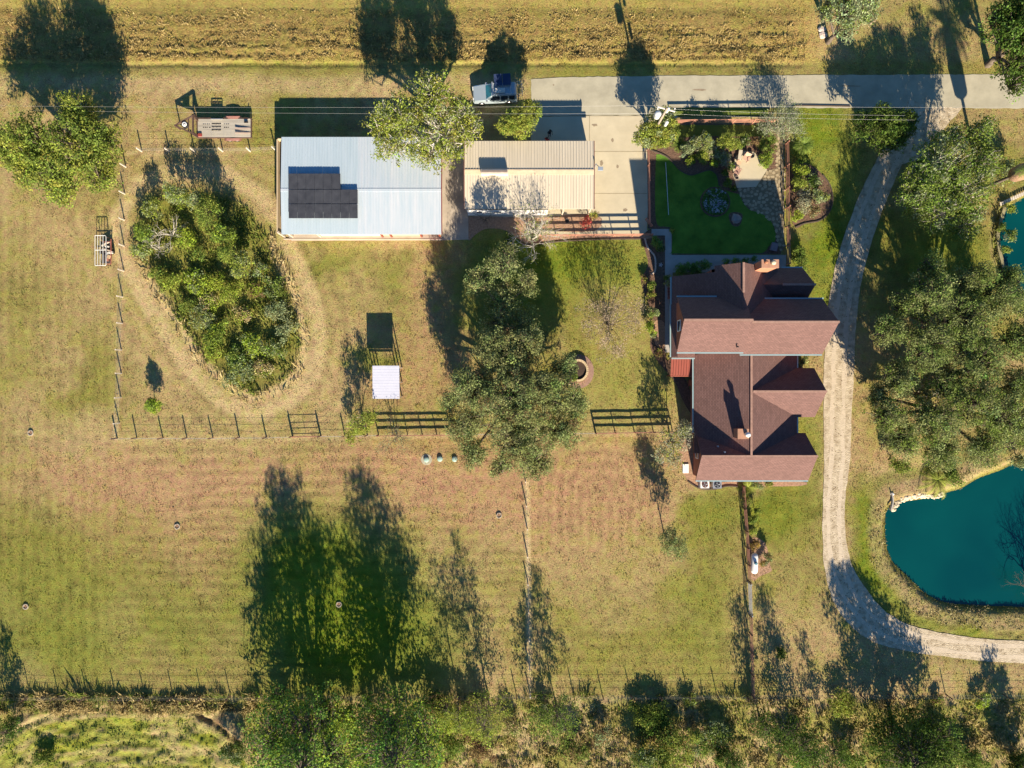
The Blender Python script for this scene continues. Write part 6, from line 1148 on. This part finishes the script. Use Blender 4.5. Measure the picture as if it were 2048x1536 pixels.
blades('pond_bank_grass', 'pale reedy grass around the lower pond bank', 16000, rect_s(1720, 930, 2060, 1262, lambda x, y: (sdf(x, y, POND) > 1) & (sdf(x, y, POND) < 46) & ((y > 1010) | (x > 1900))), .05, .2, [(.24, .26, .07), (.38, .37, .15), (.5, .43, .24)], .045, .5, 16)
blades('pond_bank_grass', 'green tufts on the upper pond bank', 4000, rect_s(1975, 400, 2060, 660, lambda x, y: (sdf(x, y, POND2) > 0) & (sdf(x, y, POND2) < 14)), .15, .5, [GR, OL, (.34, .33, .13)], .045, .5, 17)
blades('fence_line_weeds', 'tall thin weeds standing along the bottom fence', 4200, rect_s(0, 1386, 1480, 1398, lambda x, y: vnoise(x / 26, y * 0 + .5, 77) > .42), .25, 1.15, [OL, DR, GR], .025, .42, 18)

# short mown grass standing on the paddocks, coloured like the sward it grows from
def sward(name, label, n, seed):
    r = np.random.default_rng(seed); x = r.uniform(-58.5, 58.5, n); y = r.uniform(-35, 44, n); px = x / S + 1024; py = 768 - y / S
    bad = np.zeros(n, bool)
    for yd in ([(1058, 146), (2300, 146), (2300, 220), (1580, 220), (1580, 560), (1350, 560), (1340, 720), (1660, 980), (1380, 985), (1375, 760), (1280, 740), (1282, 484), (935, 484), (550, 486), (550, 262), (1050, 262)], GRAVEL, POND, POND2, THICKET):
        bad |= sdf(px, py, yd) < (2 if yd is GRAVEL else 0)
    cl_ = fbm(x * 1.1 + 77, y * 1.1 + 33, seed, 3); keep = ~bad & (r.random(n) < np.clip((cl_ - .2) * 2.2, .15, 1)); x, y, cl_ = x[keep], y[keep], cl_[keep]; n = len(x)
    i = np.clip(np.searchsorted(gx, x) - 1, 0, len(gx) - 1); j = np.clip(np.searchsorted(gy, y) - 1, 0, len(gy) - 1); z = Z[j, i]; c = C[j, i]
    h = r.uniform(.04, .13, n) * (.5 + cl_); al = r.random(n) * 6.283; wd_ = r.uniform(.025, .06, n); sx = np.stack([np.cos(al) * wd_, np.sin(al) * wd_, 0 * al], 1); B0 = np.stack([x, y, z - .02], 1)
    tp = B0 + np.stack([r.normal(0, .06, n), r.normal(0, .06, n), h + .03], 1); V = np.stack([B0 - sx, B0 + sx, tp], 1).reshape(-1, 3)
    cc = np.clip(c * r.uniform(.75, 1.5, (n, 1)) * (1 + r.normal(0, .06, (n, 3))), .01, .8)
    o = link_mesh(name, np_mesh(name, V, np.arange(3 * n).reshape(-1, 3), np.repeat(cc, 3, 0)), M_LEAF); tag(o, label, 'grass', None, 'stuff')
sward('mown_grass', 'short mown paddock grass', 300000, 61)

def strip_s(x0, y0, x1, y1):
    def f(r, n):
        px = r.uniform(x0, x1, n); py = r.uniform(y0, y1, n); X_ = (px - 1024) * S; Y_ = (768 - py) * S
        k = (fbm(X_ * .25 + 60, Y_ * 2.6 + 60, 91, 3) > .45 - .08 * np.clip((py - 50) / 60, 0, 1)) & (r.random(n) < .25 + .75 * np.clip((py - 25) / 60, 0, 1)); return np.stack([X_[k], Y_[k]], 1)
    return f
blades('field_stubble', 'coarse straw stubble and clods in rows across the rough top strip', 85000, strip_s(-10, 18, 1610, 122), .06, .2, [(.34, .26, .11), (.44, .34, .14), (.5, .39, .17)], .055, .7, 95)
_seen = {}
for o in bpy.data.objects:
    if o.parent is None and o.get('label') and not o.get('kind'):
        if o['label'] in _seen and 'pond_stone' not in o.name: print('DUPLABEL', o['label'])
        _seen[o['label']] = 1
print('objects', len(bpy.data.objects), 'verts', sum(len(m.vertices) for m in bpy.data.meshes))
